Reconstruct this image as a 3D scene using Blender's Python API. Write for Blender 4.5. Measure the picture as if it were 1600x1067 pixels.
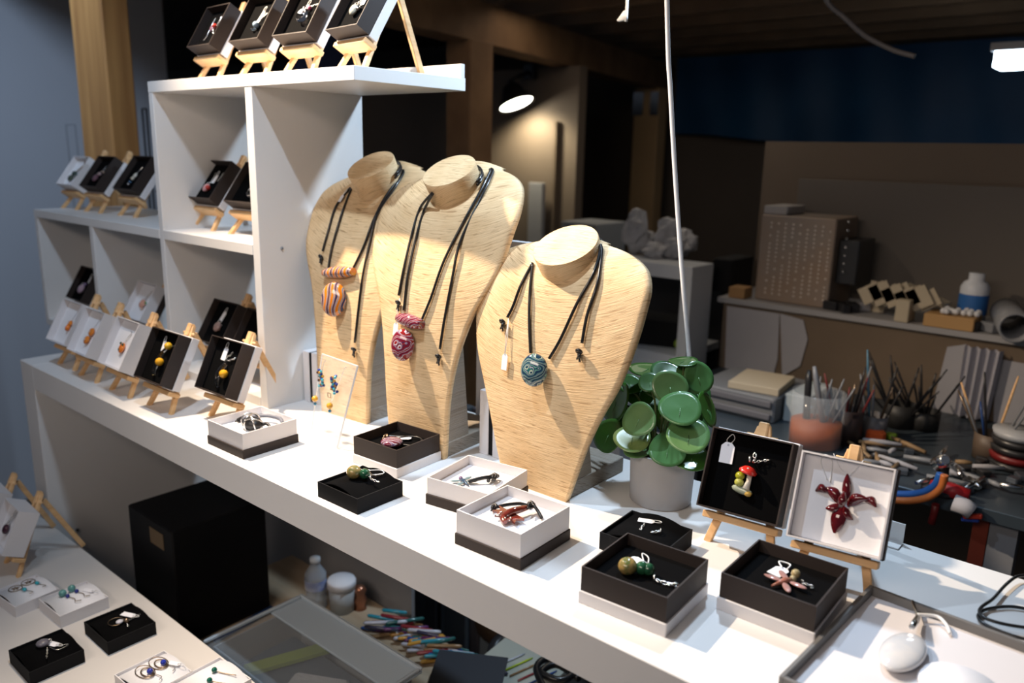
import bpy, math, random
from mathutils import Vector, Matrix, Euler
from mathutils.bvhtree import BVHTree
random.seed(7)
C = bpy.context.scene.collection
for o in list(bpy.data.objects): bpy.data.objects.remove(o)
S = 0.42                                   # survey unit -> metres
YO, ZO = 1.2759, 0.95                      # counter front edge is y=0, counter top is z=0.95
def U(x, y, z): return Vector((x*S, (y-YO)*S, (z+1)*S+ZO))
# ---------------------------------------------------------------- camera
MR = [[0.76104061,0.64834338,0.02163437],[0.16610788,-0.16252618,-0.97262193],[-0.62707684,0.74379843,-0.23138397]]
CAM = U(0,0,0)
cd = bpy.data.cameras.new('camera'); cam = bpy.data.objects.new('camera', cd); C.objects.link(cam)
cd.sensor_width = 36; FPX = 1248.634; cd.lens = FPX/1600*36
r, d, f = (Vector(v).normalized() for v in MR)
m = Matrix((( r.x, -d.x, -f.x), (r.y, -d.y, -f.y), (r.z, -d.z, -f.z))).to_4x4(); m.translation = CAM
cam.matrix_world = m
cd.clip_start = 0.02
cd.dof.use_dof = True; cd.dof.focus_distance = 0.97; cd.dof.aperture_fstop = 4.0
bpy.context.scene.camera = cam
# ---------------------------------------------------------------- light
W = bpy.data.worlds.new('world'); bpy.context.scene.world = W; W.use_nodes = True
W.node_tree.nodes['Background'].inputs[0].default_value = (0.42,0.52,0.72,1)
W.node_tree.nodes['Background'].inputs[1].default_value = 0.095
def look(loc, tgt):
    return (Vector(tgt)-Vector(loc)).to_track_quat('-Z','Y').to_euler()
def spot(name, loc, tgt, e, col, ang, blend, rad):
    l = bpy.data.lights.new(name,'SPOT'); l.energy=e; l.color=col; l.spot_size=math.radians(ang); l.spot_blend=blend; l.shadow_soft_size=rad
    o = bpy.data.objects.new(name,l); C.objects.link(o); o.location=loc; o.rotation_euler=look(loc,tgt); return o
def area(name, loc, tgt, e, col, sx, sy, spread=180):
    l = bpy.data.lights.new(name,'AREA'); l.energy=e; l.color=col; l.shape='RECTANGLE'; l.size=sx; l.size_y=sy; l.spread=math.radians(spread)
    o = bpy.data.objects.new(name,l); C.objects.link(o); o.location=loc; o.rotation_euler=look(loc,tgt); return o
WARM=(1.0,0.79,0.58); COOL=(0.62,0.80,1.0)
spot('left_cool_spot', U(-2.7,0.9,1.5), U(-4.5,1.85,-0.4), 16, (0.60,0.78,1.0), 76, 0.8, 0.03)
area('front_warm_fill', U(-1.2,-1.6,1.3), U(-1.2,1.7,-0.6), 5.6, (1,.83,.70), 1.2, 0.3, 140)  # unseen fill, added to warm and brighten the front faces
spot('key_spot_light', U(-1.85,0.98,1.45), U(-1.8,1.6,-0.9), 24, (0.66,0.82,1.0), 88, 0.9, 0.012)
spot('side_spot_light', U(-3.25,1.22,1.5), U(-1.15,1.8,-0.9), 132, WARM, 94, 1.0, 0.012)
spot('rear_cool_spot', U(-1.35,2.75,1.08), U(-1.9,1.75,-0.8), 29, COOL, 125, 0.7, 0.03)
area('workshop_fill', U(-3.0,5.0,1.05), U(-3.0,5.2,-2), 1.5, (1,.86,.7), 0.9, 0.3, 170)  # unseen fill added below the ceiling to lift the dark partition
spot('wall_cool_spot', U(-5.2,1.2,2.2), U(-6.9,2.5,-0.3), 42, (0.60,0.76,1.0), 100, 1.0, 0.1)
sc = bpy.context.scene
sc.view_settings.view_transform='Standard'; sc.view_settings.look='None'; sc.view_settings.gamma=1
sc.view_settings.use_curve_mapping=False; sc.view_settings.exposure=0.0
# ---------------------------------------------------------------- helpers
def ray(u,v,_r=r,_d=d,_f=f): return (_r*((u-800)/FPX) + _d*((v-533.5)/FPX) + _f)
def onz(u,v,z): q=ray(u,v); return CAM + q*((z-CAM.z)/q.z)
def ony(u,v,y): q=ray(u,v); return CAM + q*((y-CAM.y)/q.y)
def onx(u,v,x): q=ray(u,v); return CAM + q*((x-CAM.x)/q.x)
def yU(y): return (y-YO)*S
def zU(z): return (z+1)*S+ZO

def mat(name, col, rough=0.5, metal=0.0, var=0.0, vscale=8.0, bump=0.0, bscale=80.0, stretch=(1,1,1), col2=None, alpha=None, emit=None, trans=0.0, ior=1.45, coat=0.0, coord='Object', detail=4.0, sheen=0.0, spec=None):
    m = bpy.data.materials.new(name); m.use_nodes=True; nt=m.node_tree; b=nt.nodes['Principled BSDF']
    b.inputs['Base Color'].default_value=(*col,1); b.inputs['Roughness'].default_value=rough; b.inputs['Metallic'].default_value=metal
    b.inputs['Coat Weight'].default_value=coat; b.inputs['IOR'].default_value=ior
    if spec is not None: b.inputs['Specular IOR Level'].default_value=spec
    if trans: b.inputs['Transmission Weight'].default_value=trans
    if emit: b.inputs['Emission Color'].default_value=(*emit[0],1); b.inputs['Emission Strength'].default_value=emit[1]
    if alpha is not None: b.inputs['Alpha'].default_value=alpha
    if var or bump or col2:
        tc=nt.nodes.new('ShaderNodeTexCoord'); mp=nt.nodes.new('ShaderNodeMapping'); mp.inputs['Scale'].default_value=stretch
        nt.links.new(tc.outputs[coord],mp.inputs[0])
        if var or col2:
            n=nt.nodes.new('ShaderNodeTexNoise'); n.inputs['Scale'].default_value=vscale; n.inputs['Detail'].default_value=detail; nt.links.new(mp.outputs[0],n.inputs['Vector'])
            cr=nt.nodes.new('ShaderNodeValToRGB'); cr.color_ramp.elements[0].position=0.32; cr.color_ramp.elements[1].position=0.68
            c2 = col2 if col2 else tuple(c*(1-var) for c in col)
            cr.color_ramp.elements[0].color=(*c2,1); cr.color_ramp.elements[1].color=(*col,1)
            nt.links.new(n.outputs['Fac'],cr.inputs[0]); nt.links.new(cr.outputs[0],b.inputs['Base Color'])
        if bump:
            n2=nt.nodes.new('ShaderNodeTexNoise'); n2.inputs['Scale'].default_value=bscale; n2.inputs['Detail'].default_value=5; nt.links.new(mp.outputs[0],n2.inputs['Vector'])
            bp=nt.nodes.new('ShaderNodeBump'); bp.inputs['Strength'].default_value=bump; bp.inputs['Distance'].default_value=0.002
            nt.links.new(n2.outputs['Fac'],bp.inputs['Height']); nt.links.new(bp.outputs[0],b.inputs['Normal'])
    return m

class MB:
    def __init__(s): s.v=[]; s.f=[]; s.sm=[]; s.uv=[]
    def add(s, vs, fs, smooth=False):
        o=len(s.v); s.v += [Vector(v) for v in vs]; s.f += [[i+o for i in q] for q in fs]; s.sm += [smooth]*len(fs); return s
    def box(s, c, size, M=None, ch=0.0):
        x,y,z=(k/2 for k in size); c=Vector(c)
        if ch<=0:
            vs=[Vector((a*x,b_*y,g*z)) for g in(-1,1) for b_ in(-1,1) for a in(-1,1)]
            fs=[[0,2,3,1],[4,5,7,6],[0,1,5,4],[2,6,7,3],[0,4,6,2],[1,3,7,5]]
        else:                                       # chamfered box
            vs=[]; 
            ring=[(-1,-1,0),(-1,-1,1),(1,-1,1),(1,-1,0),(1,1,0),(1,1,1),(-1,1,1),(-1,1,0)]
            def loop(zz,inset):
                out=[]
                for a,b_ in((-1,-1),(1,-1),(1,1),(-1,1)):
                    X=x-inset; Y=y-inset; k=ch
                    p1=Vector((a*X,b_*(Y-k),zz)); p2=Vector((a*(X-k),b_*Y,zz))
                    out += [p1,p2] if a*b_>0 else [p2,p1]
                return out
            L=[loop(-z,ch*.7),loop(-z+ch*.7,0),loop(z-ch*.7,0),loop(z,ch*.7)]
            vs=[p for l in L for p in l]; fs=[]
            for k in range(3):
                for i in range(8): j=(i+1)%8; fs.append([k*8+i,k*8+j,(k+1)*8+j,(k+1)*8+i])
            fs.append(list(range(7,-1,-1))); fs.append([24+i for i in range(8)])
        if M is not None: vs=[M@v for v in vs]
        return s.add([v+c for v in vs],fs)
    def slab(s, p0, p1, ch=0.0):
        p0=Vector(p0);p1=Vector(p1); return s.box((p0+p1)/2,[abs(a) for a in (p1-p0)],ch=ch)
    def bar(s, a, b, w, h, ch=0.0, up=(0,0,1)):
        a=Vector(a);b=Vector(b);dz=(b-a);L=dz.length;dz.normalize();u=Vector(up)
        if abs(dz.dot(u))>.98:u=Vector((0,1,0))
        x=dz.cross(u).normalized();y=dz.cross(x).normalized()
        M=Matrix((x,y,dz)).transposed()
        return s.box((a+b)/2,(w,h,L),M,ch)
    def tube(s, pts, rad, n=8, caps=True, closed=False):
        pts=[Vector(p) for p in pts]; k=len(pts); vs=[];fs=[]
        rr = rad if isinstance(rad,(list,tuple)) else [rad]*k
        t0=(pts[1]-pts[0]).normalized(); ref=Vector((0,0,1)) if abs(t0.z)<.9 else Vector((1,0,0)); nx=t0.cross(ref).normalized()
        for i,p in enumerate(pts):
            if closed: t=(pts[(i+1)%k]-pts[i-1])
            else: t=(pts[min(i+1,k-1)]-pts[max(i-1,0)])
            t=t.normalized() if t.length>1e-9 else t0
            nx=(nx-t*nx.dot(t)); nx=nx.normalized() if nx.length>1e-6 else t.cross(Vector((1,.3,.2))).normalized()
            ny=t.cross(nx)
            for j in range(n):
                a=2*math.pi*j/n; vs.append(p+(nx*math.cos(a)+ny*math.sin(a))*rr[i])
        for i in range(k if closed else k-1):
            i2=(i+1)%k
            for j in range(n): j2=(j+1)%n; fs.append([i*n+j,i*n+j2,i2*n+j2,i2*n+j])
        s.add(vs,fs,True)
        if caps and not closed:
            o=len(s.v)-len(vs); s.f.append([o+j for j in range(n-1,-1,-1)]); s.f.append([o+(k-1)*n+j for j in range(n)]); s.sm+=[False,False]
        return s
    def sphere(s, c, rx, ry=None, rz=None, n=12, k=8, M=None):
        ry=ry or rx; rz=rz or rx; vs=[];fs=[]
        vs.append(Vector((0,0,-rz)))
        for i in range(1,k):
            a=-math.pi/2+math.pi*i/k
            for j in range(n):
                b=2*math.pi*j/n; vs.append(Vector((rx*math.cos(a)*math.cos(b),ry*math.cos(a)*math.sin(b),rz*math.sin(a))))
        vs.append(Vector((0,0,rz))); T=len(vs)-1
        for j in range(n): j2=(j+1)%n; fs.append([0,1+j2,1+j]); fs.append([T,1+(k-2)*n+j,1+(k-2)*n+j2])
        for i in range(k-2):
            for j in range(n): j2=(j+1)%n; a=1+i*n; fs.append([a+j,a+j2,a+n+j2,a+n+j])
        if M is not None: vs=[M@v for v in vs]
        return s.add([v+Vector(c) for v in vs],fs,True)
    def lathe(s, prof, c=(0,0,0), n=24, M=None, smooth=True):
        vs=[];fs=[]
        for (rr,z) in prof:
            for j in range(n): a=2*math.pi*j/n; vs.append(Vector((rr*math.cos(a),rr*math.sin(a),z)))
        for i in range(len(prof)-1):
            for j in range(n): j2=(j+1)%n; fs.append([i*n+j,i*n+j2,(i+1)*n+j2,(i+1)*n+j])
        if M is not None: vs=[M@v for v in vs]
        return s.add([v+Vector(c) for v in vs],fs,smooth)
    def torus(s, c, R, rr, M=None, n=18, k=6):
        pts=[Vector((R*math.cos(2*math.pi*i/n),R*math.sin(2*math.pi*i/n),0)) for i in range(n)]
        if M is not None: pts=[M@p for p in pts]
        return s.tube([p+Vector(c) for p in pts],rr,k,closed=True)
    def prism(s, pts, z0, z1, M=None, c=(0,0,0)):
        n=len(pts); vs=[Vector((p[0],p[1],z0)) for p in pts]+[Vector((p[0],p[1],z1)) for p in pts]
        fs=[list(range(n-1,-1,-1)),[n+i for i in range(n)]]+[[i,(i+1)%n,n+(i+1)%n,n+i] for i in range(n)]
        if M is not None: vs=[M@v for v in vs]
        return s.add([v+Vector(c) for v in vs],fs)
    def grid(s, fn, nu, nv, smooth=True):
        vs=[fn(i/nu,j/nv) for j in range(nv+1) for i in range(nu+1)]; fs=[]
        for j in range(nv):
            for i in range(nu): a=j*(nu+1)+i; fs.append([a,a+1,a+nu+2,a+nu+1])
        return s.add(vs,fs,smooth)
    def build(s, name, m, parent=None, base=None):
        me=bpy.data.meshes.new(name); off=Vector(base) if base is not None else Vector((0,0,0))
        me.from_pydata([v-off for v in s.v],[],s.f); me.polygons.foreach_set('use_smooth',s.sm); me.update()
        me.materials.append(m); o=bpy.data.objects.new(name,me); C.objects.link(o); o.location=off
        if parent is not None: o.parent=parent
        return o
def tag(o, label, cat, group=None, kind=None):
    if label: o['label']=label
    if cat: o['category']=cat
    if group: o['group']=group
    if kind: o['kind']=kind
    return o
def empty(name, label, cat, M=None, group=None):
    o=bpy.data.objects.new(name,None); C.objects.link(o); o.empty_display_size=.02
    if M is not None: o.matrix_world = M if isinstance(M,Matrix) else Matrix.Translation(Vector(M))
    return tag(o,label,cat,group)
def struct(name, mb, m):
    o=mb.build(name,m); o['kind']='structure'; return o
def copy_tree(o, parent=None):
    c=o.copy(); C.objects.link(c); c.parent=parent
    for ch in list(o.children):
        if ch.name in C.objects: copy_tree(ch,c)
    return c
def frame(p, yaw=0.0, tilt=0.0):
    return Matrix.Translation(Vector(p))@Matrix.Rotation(math.radians(yaw),4,'Z')@Matrix.Rotation(math.radians(tilt),4,'X')
# ---------------------------------------------------------------- materials
M_ = {}
M_['white_board']=mat('white_board',(0.76,0.75,0.74),0.42,var=0.02,bump=0.03,bscale=300)
M_['edge_board']=mat('edge_board',(0.80,0.73,0.69),0.5)
M_['brown_card']=mat('brown_card',(0.034,0.025,0.022),0.6,spec=.3,bump=0.05,bscale=400)
M_['black_card']=mat('black_card',(0.008,0.008,0.009),0.8,spec=.2)
M_['white_card']=mat('white_card',(0.72,0.70,0.71),0.55,bump=0.04,bscale=400)
M_['black_foam']=mat('black_foam',(0.003,0.003,0.0033),1.0,spec=.06,bump=0.1,bscale=500)
M_['white_foam']=mat('white_foam',(0.80,0.80,0.83),0.8,bump=0.05,bscale=500)
M_['pine']=mat('pine',(0.80,0.52,0.27),0.55,col2=(0.64,0.38,0.17),vscale=18,stretch=(1,1,6),bump=.05)
M_['tag_card']=mat('tag_card',(0.86,0.86,0.90),0.6)
M_['string']=mat('string',(0.8,0.8,0.8),0.7)
M_['ink']=mat('ink',(0.25,0.27,0.36),0.7)
M_['silver']=mat('silver',(0.78,0.77,0.75),0.22,1.0)
M_['bronze']=mat('bronze',(0.30,0.22,0.15),0.35,1.0)
M_['cord_black']=mat('cord_black',(0.008,0.008,0.009),0.32,coat=.3)
M_['oak']=mat('oak',(0.52,0.27,0.09),0.6,col2=(0.34,0.16,0.05),vscale=5,stretch=(6,6,.5),bump=.05)
M_['beam_wood']=mat('beam_wood',(0.25,0.14,0.065),0.75,col2=(0.17,0.09,0.04),vscale=4,stretch=(2,2,2))
M_['joist_wood']=mat('joist_wood',(0.34,0.21,0.12),0.75,var=.35,vscale=5)
M_['ceiling_board']=mat('ceiling_board',(0.085,0.058,0.038),0.85,var=.3)
M_['wall_blue_grey']=mat('wall_blue_grey',(0.46,0.48,0.52),0.85,var=.04,vscale=1.2)
M_['wall_brown']=mat('wall_brown',(0.17,0.13,0.095),0.8,var=.15,vscale=2)
M_['wall_dark']=mat('wall_dark',(0.13,0.105,0.085),0.85,var=.2,vscale=1.5)
M_['cardboard']=mat('cardboard',(0.15,0.11,0.075),0.8,var=.2,vscale=5)
M_['floor_dark']=mat('floor_dark',(0.07,0.065,0.06),0.7,var=.3,vscale=3)
M_['tarp_blue']=mat('tarp_blue',(0.006,0.07,0.17),0.6,col2=(0.004,0.05,0.13),vscale=3,bump=.3,bscale=9)
M_['grey_plastic']=mat('grey_plastic',(0.20,0.21,0.23),0.4)
M_['dark_plastic']=mat('dark_plastic',(0.02,0.02,0.022),0.35)
M_['black_fabric']=mat('black_fabric',(0.004,0.004,0.005),0.9)
M_['paper']=mat('paper',(0.36,0.36,0.39),0.8,var=.12,vscale=6)
M_['cream_card']=mat('cream_card',(0.44,0.38,0.28),0.8)
M_['grey_panel']=mat('grey_panel',(0.33,0.33,0.34),0.7,var=.08,vscale=2)
def glass(name,col,rough=.03,ior=1.45,alpha=None): return mat(name,col,rough,trans=1.0,ior=ior,alpha=alpha)
M_['clear_glass']=glass('clear_glass',(0.96,0.98,1.0),.02)
M_['clear_plastic']=mat('clear_plastic',(0.85,0.9,0.93),0.1,alpha=.13)
M_['milky_plastic']=mat('milky_plastic',(0.46,0.52,0.57),0.3,alpha=.62)
def swirl(name, cols, scale, dist, vec='Object', rough=.08, rings=False):
    m=bpy.data.materials.new(name); m.use_nodes=True; nt=m.node_tree; b=nt.nodes['Principled BSDF']
    b.inputs['Roughness'].default_value=rough; b.inputs['Coat Weight'].default_value=.7; b.inputs['Coat Roughness'].default_value=.03
    tc=nt.nodes.new('ShaderNodeTexCoord'); w=nt.nodes.new('ShaderNodeTexWave'); w.inputs['Scale'].default_value=scale; w.inputs['Distortion'].default_value=dist; w.inputs['Detail'].default_value=1.2; w.inputs['Detail Scale'].default_value=1.1
    if rings: w.wave_type='RINGS'; w.rings_direction='SPHERICAL'
    nt.links.new(tc.outputs[vec],w.inputs[0]); cr=nt.nodes.new('ShaderNodeValToRGB'); e=cr.color_ramp; e.interpolation='CONSTANT'
    while len(e.elements)<len(cols): e.elements.new(.5)
    for i,c in enumerate(cols): e.elements[i].position=i/len(cols); e.elements[i].color=(*c,1)
    nt.links.new(w.outputs['Fac'],cr.inputs[0]); nt.links.new(cr.outputs[0],b.inputs['Base Color']); return m
M_['swirl_teal']=swirl('swirl_teal',[(.015,.05,.09),(.40,.46,.36),(.02,.13,.13),(.36,.35,.40),(.02,.08,.10),(.16,.34,.27),(.02,.05,.10)],44,10,rings=True)
M_['swirl_red']=swirl('swirl_red',[(.26,.015,.015),(.60,.55,.60),(.16,.02,.04),(.32,.28,.40),(.30,.02,.015),(.07,.02,.07),(.22,.01,.02)],44,11,rings=True)
M_['swirl_orange']=swirl('swirl_orange',[(.66,.17,.01),(.70,.30,.02),(.30,.32,.36),(.04,.06,.14),(.45,.45,.48),(.66,.22,.02),(.03,.04,.10)],26,5)
M_['swirl_pink']=swirl('swirl_pink',[(.14,.02,.04),(.42,.33,.42),(.10,.02,.05),(.20,.14,.32),(.55,.48,.52),(.12,.02,.04)],42,9,rings=True)
# ---------------------------------------------------------------- structure (setting)
struct('floor',MB().slab((-9,-3,-.05),(4,5,0)),M_['floor_dark'])
zc=zU(1.143)
wl=struct('wall_left',MB().slab((-7.95*S,yU(-5),0),(-7.9*S,yU(4.05),3.0)),M_['wall_blue_grey'])
struct('wall_back',MB().slab((-9,yU(9.0),0),(4,yU(9.2),2.6)),M_['wall_dark'])
struct('wall_partition',MB().slab((-14*S,yU(6.0),0),(-4.35*S,yU(6.12),zU(.75)-.002)),M_['wall_brown'])
struct('ceiling',MB().slab((-9,yU(2.2),zc+.16),(4,5,zc+.2)),M_['ceiling_board'])
# ---------------------------------------------------------------- big furniture
CT=0.95                                   # counter top height
cf=empty('display_counter','long white display counter with thick top carrying the busts, boxes and shelf','counter',(-2.0,0,0))
def part(mb,name,m,root,label=None):
    # world-space mesh parented to an empty: express it in the root's frame
    inv=root.matrix_world.inverted() if root.parent is None else (root.parent.matrix_world@root.matrix_basis).inverted()
    mb.v=[inv@v for v in mb.v]; o=mb.build(name,m,root)
    if label: o['label']=label
    return o
bpy.context.view_layer.update()
part(MB().slab((-3.945*S,0,CT-.048),(.35,yU(2.19),CT),ch=.0012),'top',M_['white_board'],cf)
part(MB().slab((-4.095*S,.001,0),(-3.95*S,yU(2.19),CT),ch=.0012),'side_panel',M_['white_board'],cf)
part(MB().slab((.29,.001,0),(.35,yU(2.19),CT-.0485),ch=.001),'side_panel',M_['white_board'],cf)
s1=onx(121,828,-3.947*S); part(MB().sphere(s1,.0035),'screw_hole',M_['dark_plastic'],cf,'small dark hole in the side panel')
ZL=zU(-1.783)
lc=empty('low_counter','lower white counter in the left foreground carrying small jewellery boxes','counter',(-1.2,-.3,0))
bpy.context.view_layer.update()
part(MB().slab((-4.12*S,yU(.25),ZL-.045),(-1.2*S,-.0015,ZL),ch=.0012),'top',mat('low_board_dimmed',(0.62,0.59,0.56),0.45),lc)  # weaker light down here is put into this darker board colour
part(MB().slab((-4.10*S,yU(.26),0),(-3.98*S,-.01,ZL-.0455)),'side_panel',M_['white_board'],lc)
part(MB().slab((-1.32*S,yU(.26),0),(-1.22*S,-.01,ZL-.0455)),'side_panel',M_['white_board'],lc)
# cube shelf (open cells)
YF,YB=yU(1.66),yU(2.16)
sh=empty('cube_shelf','white open cube shelf standing at the left end of the counter','shelf',(-2.064*S,YF,CT))
bpy.context.view_layer.update()
wb=M_['white_board']; c_=.0008
XL,XM,XT,XR=-4.823*S,-1.7268,-3.411*S,-2.685*S
zT0,zT1=zU(.205),zU(.2487); zM0,zM1=zU(-.4015),zU(-.3617)
part(MB().slab((-3.411*S,YF,zT0),(-2.0635*S,YB,zT1),ch=c_),'top_board',wb,sh)
part(MB().slab((XT,YF+.0005,CT),(XT+.015,YB,zT0),ch=c_),'side_panel',wb,sh)
part(MB().slab((XR,YF+.0005,CT),(-2.6386*S,YB,zT0),ch=c_),'side_panel',wb,sh)
part(MB().slab((XT+.015,YF,zM0),(XR,YB,zM1),ch=c_),'middle_shelf',wb,sh)
part(MB().slab((XL,YF,zM0),(XT,YB,zM1),ch=c_),'low_top_board',wb,sh)
part(MB().slab((XL,YF+.0005,CT),(XL+.015,YB,zM0),ch=c_),'side_panel',wb,sh)
part(MB().slab((XM-.008,YF+.0005,CT+.016),(XM+.008,YB,zM0),ch=c_),'divider',wb,sh)
part(MB().slab((XL+.015,YF,CT),(XT,YB,CT+.016),ch=c_),'bottom_board',wb,sh)
part(MB().slab((XT+.015,YF,CT),(XR,YB,CT+.016),ch=c_),'bottom_board',wb,sh)
p=onx(440.5,388,-2.6386*S); part(MB().sphere(p,.0028,n=10,k=6),'cam_screw',M_['grey_plastic'],sh,'small grey screw hole on the right panel')
# white strip standing along the rear of the top board
ys=YB-.006
a=ony(723.5,100,ys); b=ony(723.5,126,ys)
tag(MB().slab((-3.2*S,ys-.004,zT1),(a.x,ys+.004,a.z),ch=.0006).build('white_strip',wb),'white upright strip along the rear of the top shelf board','strip')

# ---------------------------------------------------------------- jewellery boxes
def open_tray(w,dp,h,t,z0):
    mb=MB(); X,Y=w/2,dp/2; vs=[]
    for (x,y,z) in ((X,Y,z0),(X,Y,z0+h),(X-t,Y-t,z0+h),(X-t,Y-t,z0+.002)):
        vs+=[(-x,-y,z),(x,-y,z),(x,y,z),(-x,y,z)]
    fs=[[3,2,1,0]]
    for k in range(3):
        for i in range(4): j=(i+1)%4; fs.append([k*4+i,k*4+j,(k+1)*4+j,(k+1)*4+i])
    fs.append([12,13,14,15]); return mb.add(vs,fs)
TRAYC={'brown':('brown_card','black_foam'),'white':('white_card','white_foam'),'black':('black_card','black_foam')}
def jbox(label, F, tray='brown', base='white', w=.0915, dp=None, h=.0355, bh=.013, group=None, pad_depth=.012):
    dp=dp or w
    o=empty('jewellery_box',label,'box',F,group)
    tm,fm=TRAYC[tray]
    b0=0
    if base:
        MB().box((0,0,bh/2),(w,dp,bh),ch=.0008).build('lid_base',M_['white_card' if base=='white' else 'brown_card'],o); b0=bh
    ww=w-.0032 if base else w; dd=dp-.0032 if base else dp
    open_tray(ww,dd,h-b0,.0016,b0+.0001).build('tray',M_[tm],o)
    pz=h-pad_depth
    MB().box((0,0,(b0+.0025+pz)/2),(ww-.0036,dd-.0036,pz-b0-.0025),ch=.001).build('pad',M_[fm],o)
    return o, F@Matrix.Translation((0,0,pz))
def bowbox(label, F, col='black', w=.076, dp=.071, h=.020, rise=.0075, group=None):
    o=empty('jewellery_box',label,'box',F,group); tm,fm=TRAYC[col]
    open_tray(w,dp,h,.0014,0).build('tray',M_[tm],o)
    def fn(u,v):
        x=(u-.5)*(w-.003); y=(v-.5)*(dp-.003); return (x,y,h-.0045+(rise+.002)*(1-(2*u-1)**2))
    mb=MB().grid(fn,16,1); mb.grid(lambda u,v:(lambda q:(q[0],q[1],q[2]-.0012))(fn(1-u,v)),16,1)
    n=17
    for e in (0,1):
        for i in range(16):
            a=e*n+i; bq=2*n+e*n+(15-i); mb.f.append([a,a+1,bq,bq+1] if not e else [a+1,a,bq+1,bq]); mb.sm.append(False)
    mb.build('bowed_card',M_[fm],o)
    return o, F@Matrix.Translation((0,0,h+rise-.0025))
# -- jewellery pieces (local frame: x right, y up the box, z out of the pad)
def jewel(name,label,F,cat='pendant',group=None): return empty(name,label,cat,F,group)
def tagpart(root,x,y,rot,w=.0085,l=.017,z=.0008,loop=True,ink=True):
    M=Matrix.Rotation(math.radians(rot),3,'Z'); c=Vector((x,y,z)); k=w*.28
    pts=[(-w/2,-l/2),(w/2,-l/2),(w/2,l/2-k),(w/2-k,l/2),(-w/2+k,l/2),(-w/2,l/2-k)]
    t=MB().prism(pts,0,.0005,M,c).build('price_tag',M_['tag_card'],root)
    MB().lathe([(.0006,.0006),(.0011,.00075),(.0011,.0005)],c+M@Vector((0,l/2-.003,0)),n=8).build('eyelet',M_['ink'],t)
    if loop:
        pp=[c+M@Vector((math.sin(a)*.0028*(1 if k_<5 else 1),l/2-.003+ (1-math.cos(a))*.0055,.0012)) for k_,a in enumerate([i*2*math.pi/10 for i in range(11)])]
        MB().tube(pp,.0004,5).build('string_loop',M_['string'],t)
    return t
def curve_pts(P,n=6):
    P=[Vector(p) for p in P]; out=[]
    for i in range(len(P)-1):
        a=P[max(i-1,0)];b=P[i];c=P[i+1];e=P[min(i+2,len(P)-1)]
        for k in range(n):
            t=k/n; out.append(.5*((2*b)+(c-a)*t+(2*a-5*b+4*c-e)*t*t+(3*b-a-3*c+e)*t*t*t))
    out.append(P[-1]); return out
def chain(root,P,rr=.0008,m='silver',name='chain',step=None):
    rr=rr*1.45; pts=curve_pts(P,10); mb=MB(); step=step or rr*2.7; acc=0; last=pts[0]; k=0
    for p in pts:
        while (p-last).length>=step:
            dr=(p-last).normalized(); last=last+dr*step; k+=1
            q=dr.to_track_quat('X','Z').to_matrix()@Matrix.Rotation(math.radians(90*(k%2)),3,'X')
            mb.torus(last,rr*1.15,rr*.42,M=q@Matrix.Diagonal((1.25,.8,1)).to_3x3(),n=7,k=4)
    if not mb.v: mb.sphere(pts[0],rr,n=5,k=4)
    return mb.build(name,M_[m],root)
def cord(root,P,rr=.0011,m='cord_black',name='cord'): return MB().tube(curve_pts(P,6),rr,7).build(name,M_[m],root)
def knot(root,c,s=.003,m='cord_black'):
    c=Vector(c); mb=MB()
    mb.torus(c,s*.62,s*.42,M=Matrix.Rotation(.7,3,'X'),n=10,k=6); mb.torus(c+Vector((s*.5,-s*.9,0)),s*.5,s*.38,M=Matrix.Rotation(1.2,3,'Y'),n=10,k=6)
    mb.tube([c+Vector((s*.3,-s*.8,0)),c+Vector((s*.9,-s*2.4,0))],s*.28,6)
    return mb.build('knot',M_[m],root)
_cm={}
def cm(col,rough=.1,coat=.6,metal=0.0):
    k=(col,rough,metal)
    if k not in _cm: _cm[k]=mat('glass_colour',col,rough,metal,coat=coat,var=.25,vscale=90)
    return _cm[k]
def ball(root,x,y,rr,m,z=None,name='bead',squash=1): return MB().sphere((x,y,z if z is not None else rr*squash*.95),rr,rr,rr*squash,n=14,k=9).build(name,m,root)
# ---------------------------------------------------------------- easels
EZ={}
def make_easel(lean):
    o=empty('mini_easel','','easel'); H=.127; t=math.tan(math.radians(lean)); top=Vector((0,H*t,H))
    wd=M_['pine']; nrm=Vector((0,-math.cos(math.radians(lean)),math.sin(math.radians(lean))))
    off=-nrm*.0045
    for s in(-1,1):
        a=Vector((s*.036,0,0))+off; b=Vector((s*.0035,H*t,H))+off; b=b+(b-a).normalized()*.004*(1 if s>0 else .3)
        # flat cut foot
        MB().bar(a,b,.0085,.0065,ch=.0008,up=nrm).build('leg',wd,o)
    MB().bar(top+Vector((0,.008,-.012)),(0,.125,.003),.009,.0065,ch=.0008,up=(1,0,0)).build('leg',wd,o)
    zl=.029; M=Matrix.Rotation(math.radians(90-lean),3,'X')
    cpos=Vector((0,zl*t,zl))+nrm*.006
    MB().box(cpos,(.083,.0075,.021),M,ch=.001).build('ledge',wd,o)
    MB().bar(top+off+nrm*.006+Vector((0,-.005*t,-.014)),top+off+nrm*.003+Vector((0,.004,.006)),.011,.009,ch=.0015,up=nrm).build('head_block',wd,o)
    MB().tube([top+off+Vector((-.017,-.004,-.008)),top+off+Vector((.017,-.004,-.008))],.0022,8).build('peg',wd,o)
    return o
def easel(label, p, yaw, lean, group=None):
    if lean not in EZ: EZ[lean]=o=make_easel(lean)
    else: o=copy_tree(EZ[lean])
    o.matrix_world=frame(p,yaw); o['label']=label; o['category']='easel'
    if group: o['group']=group
    return o
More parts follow.
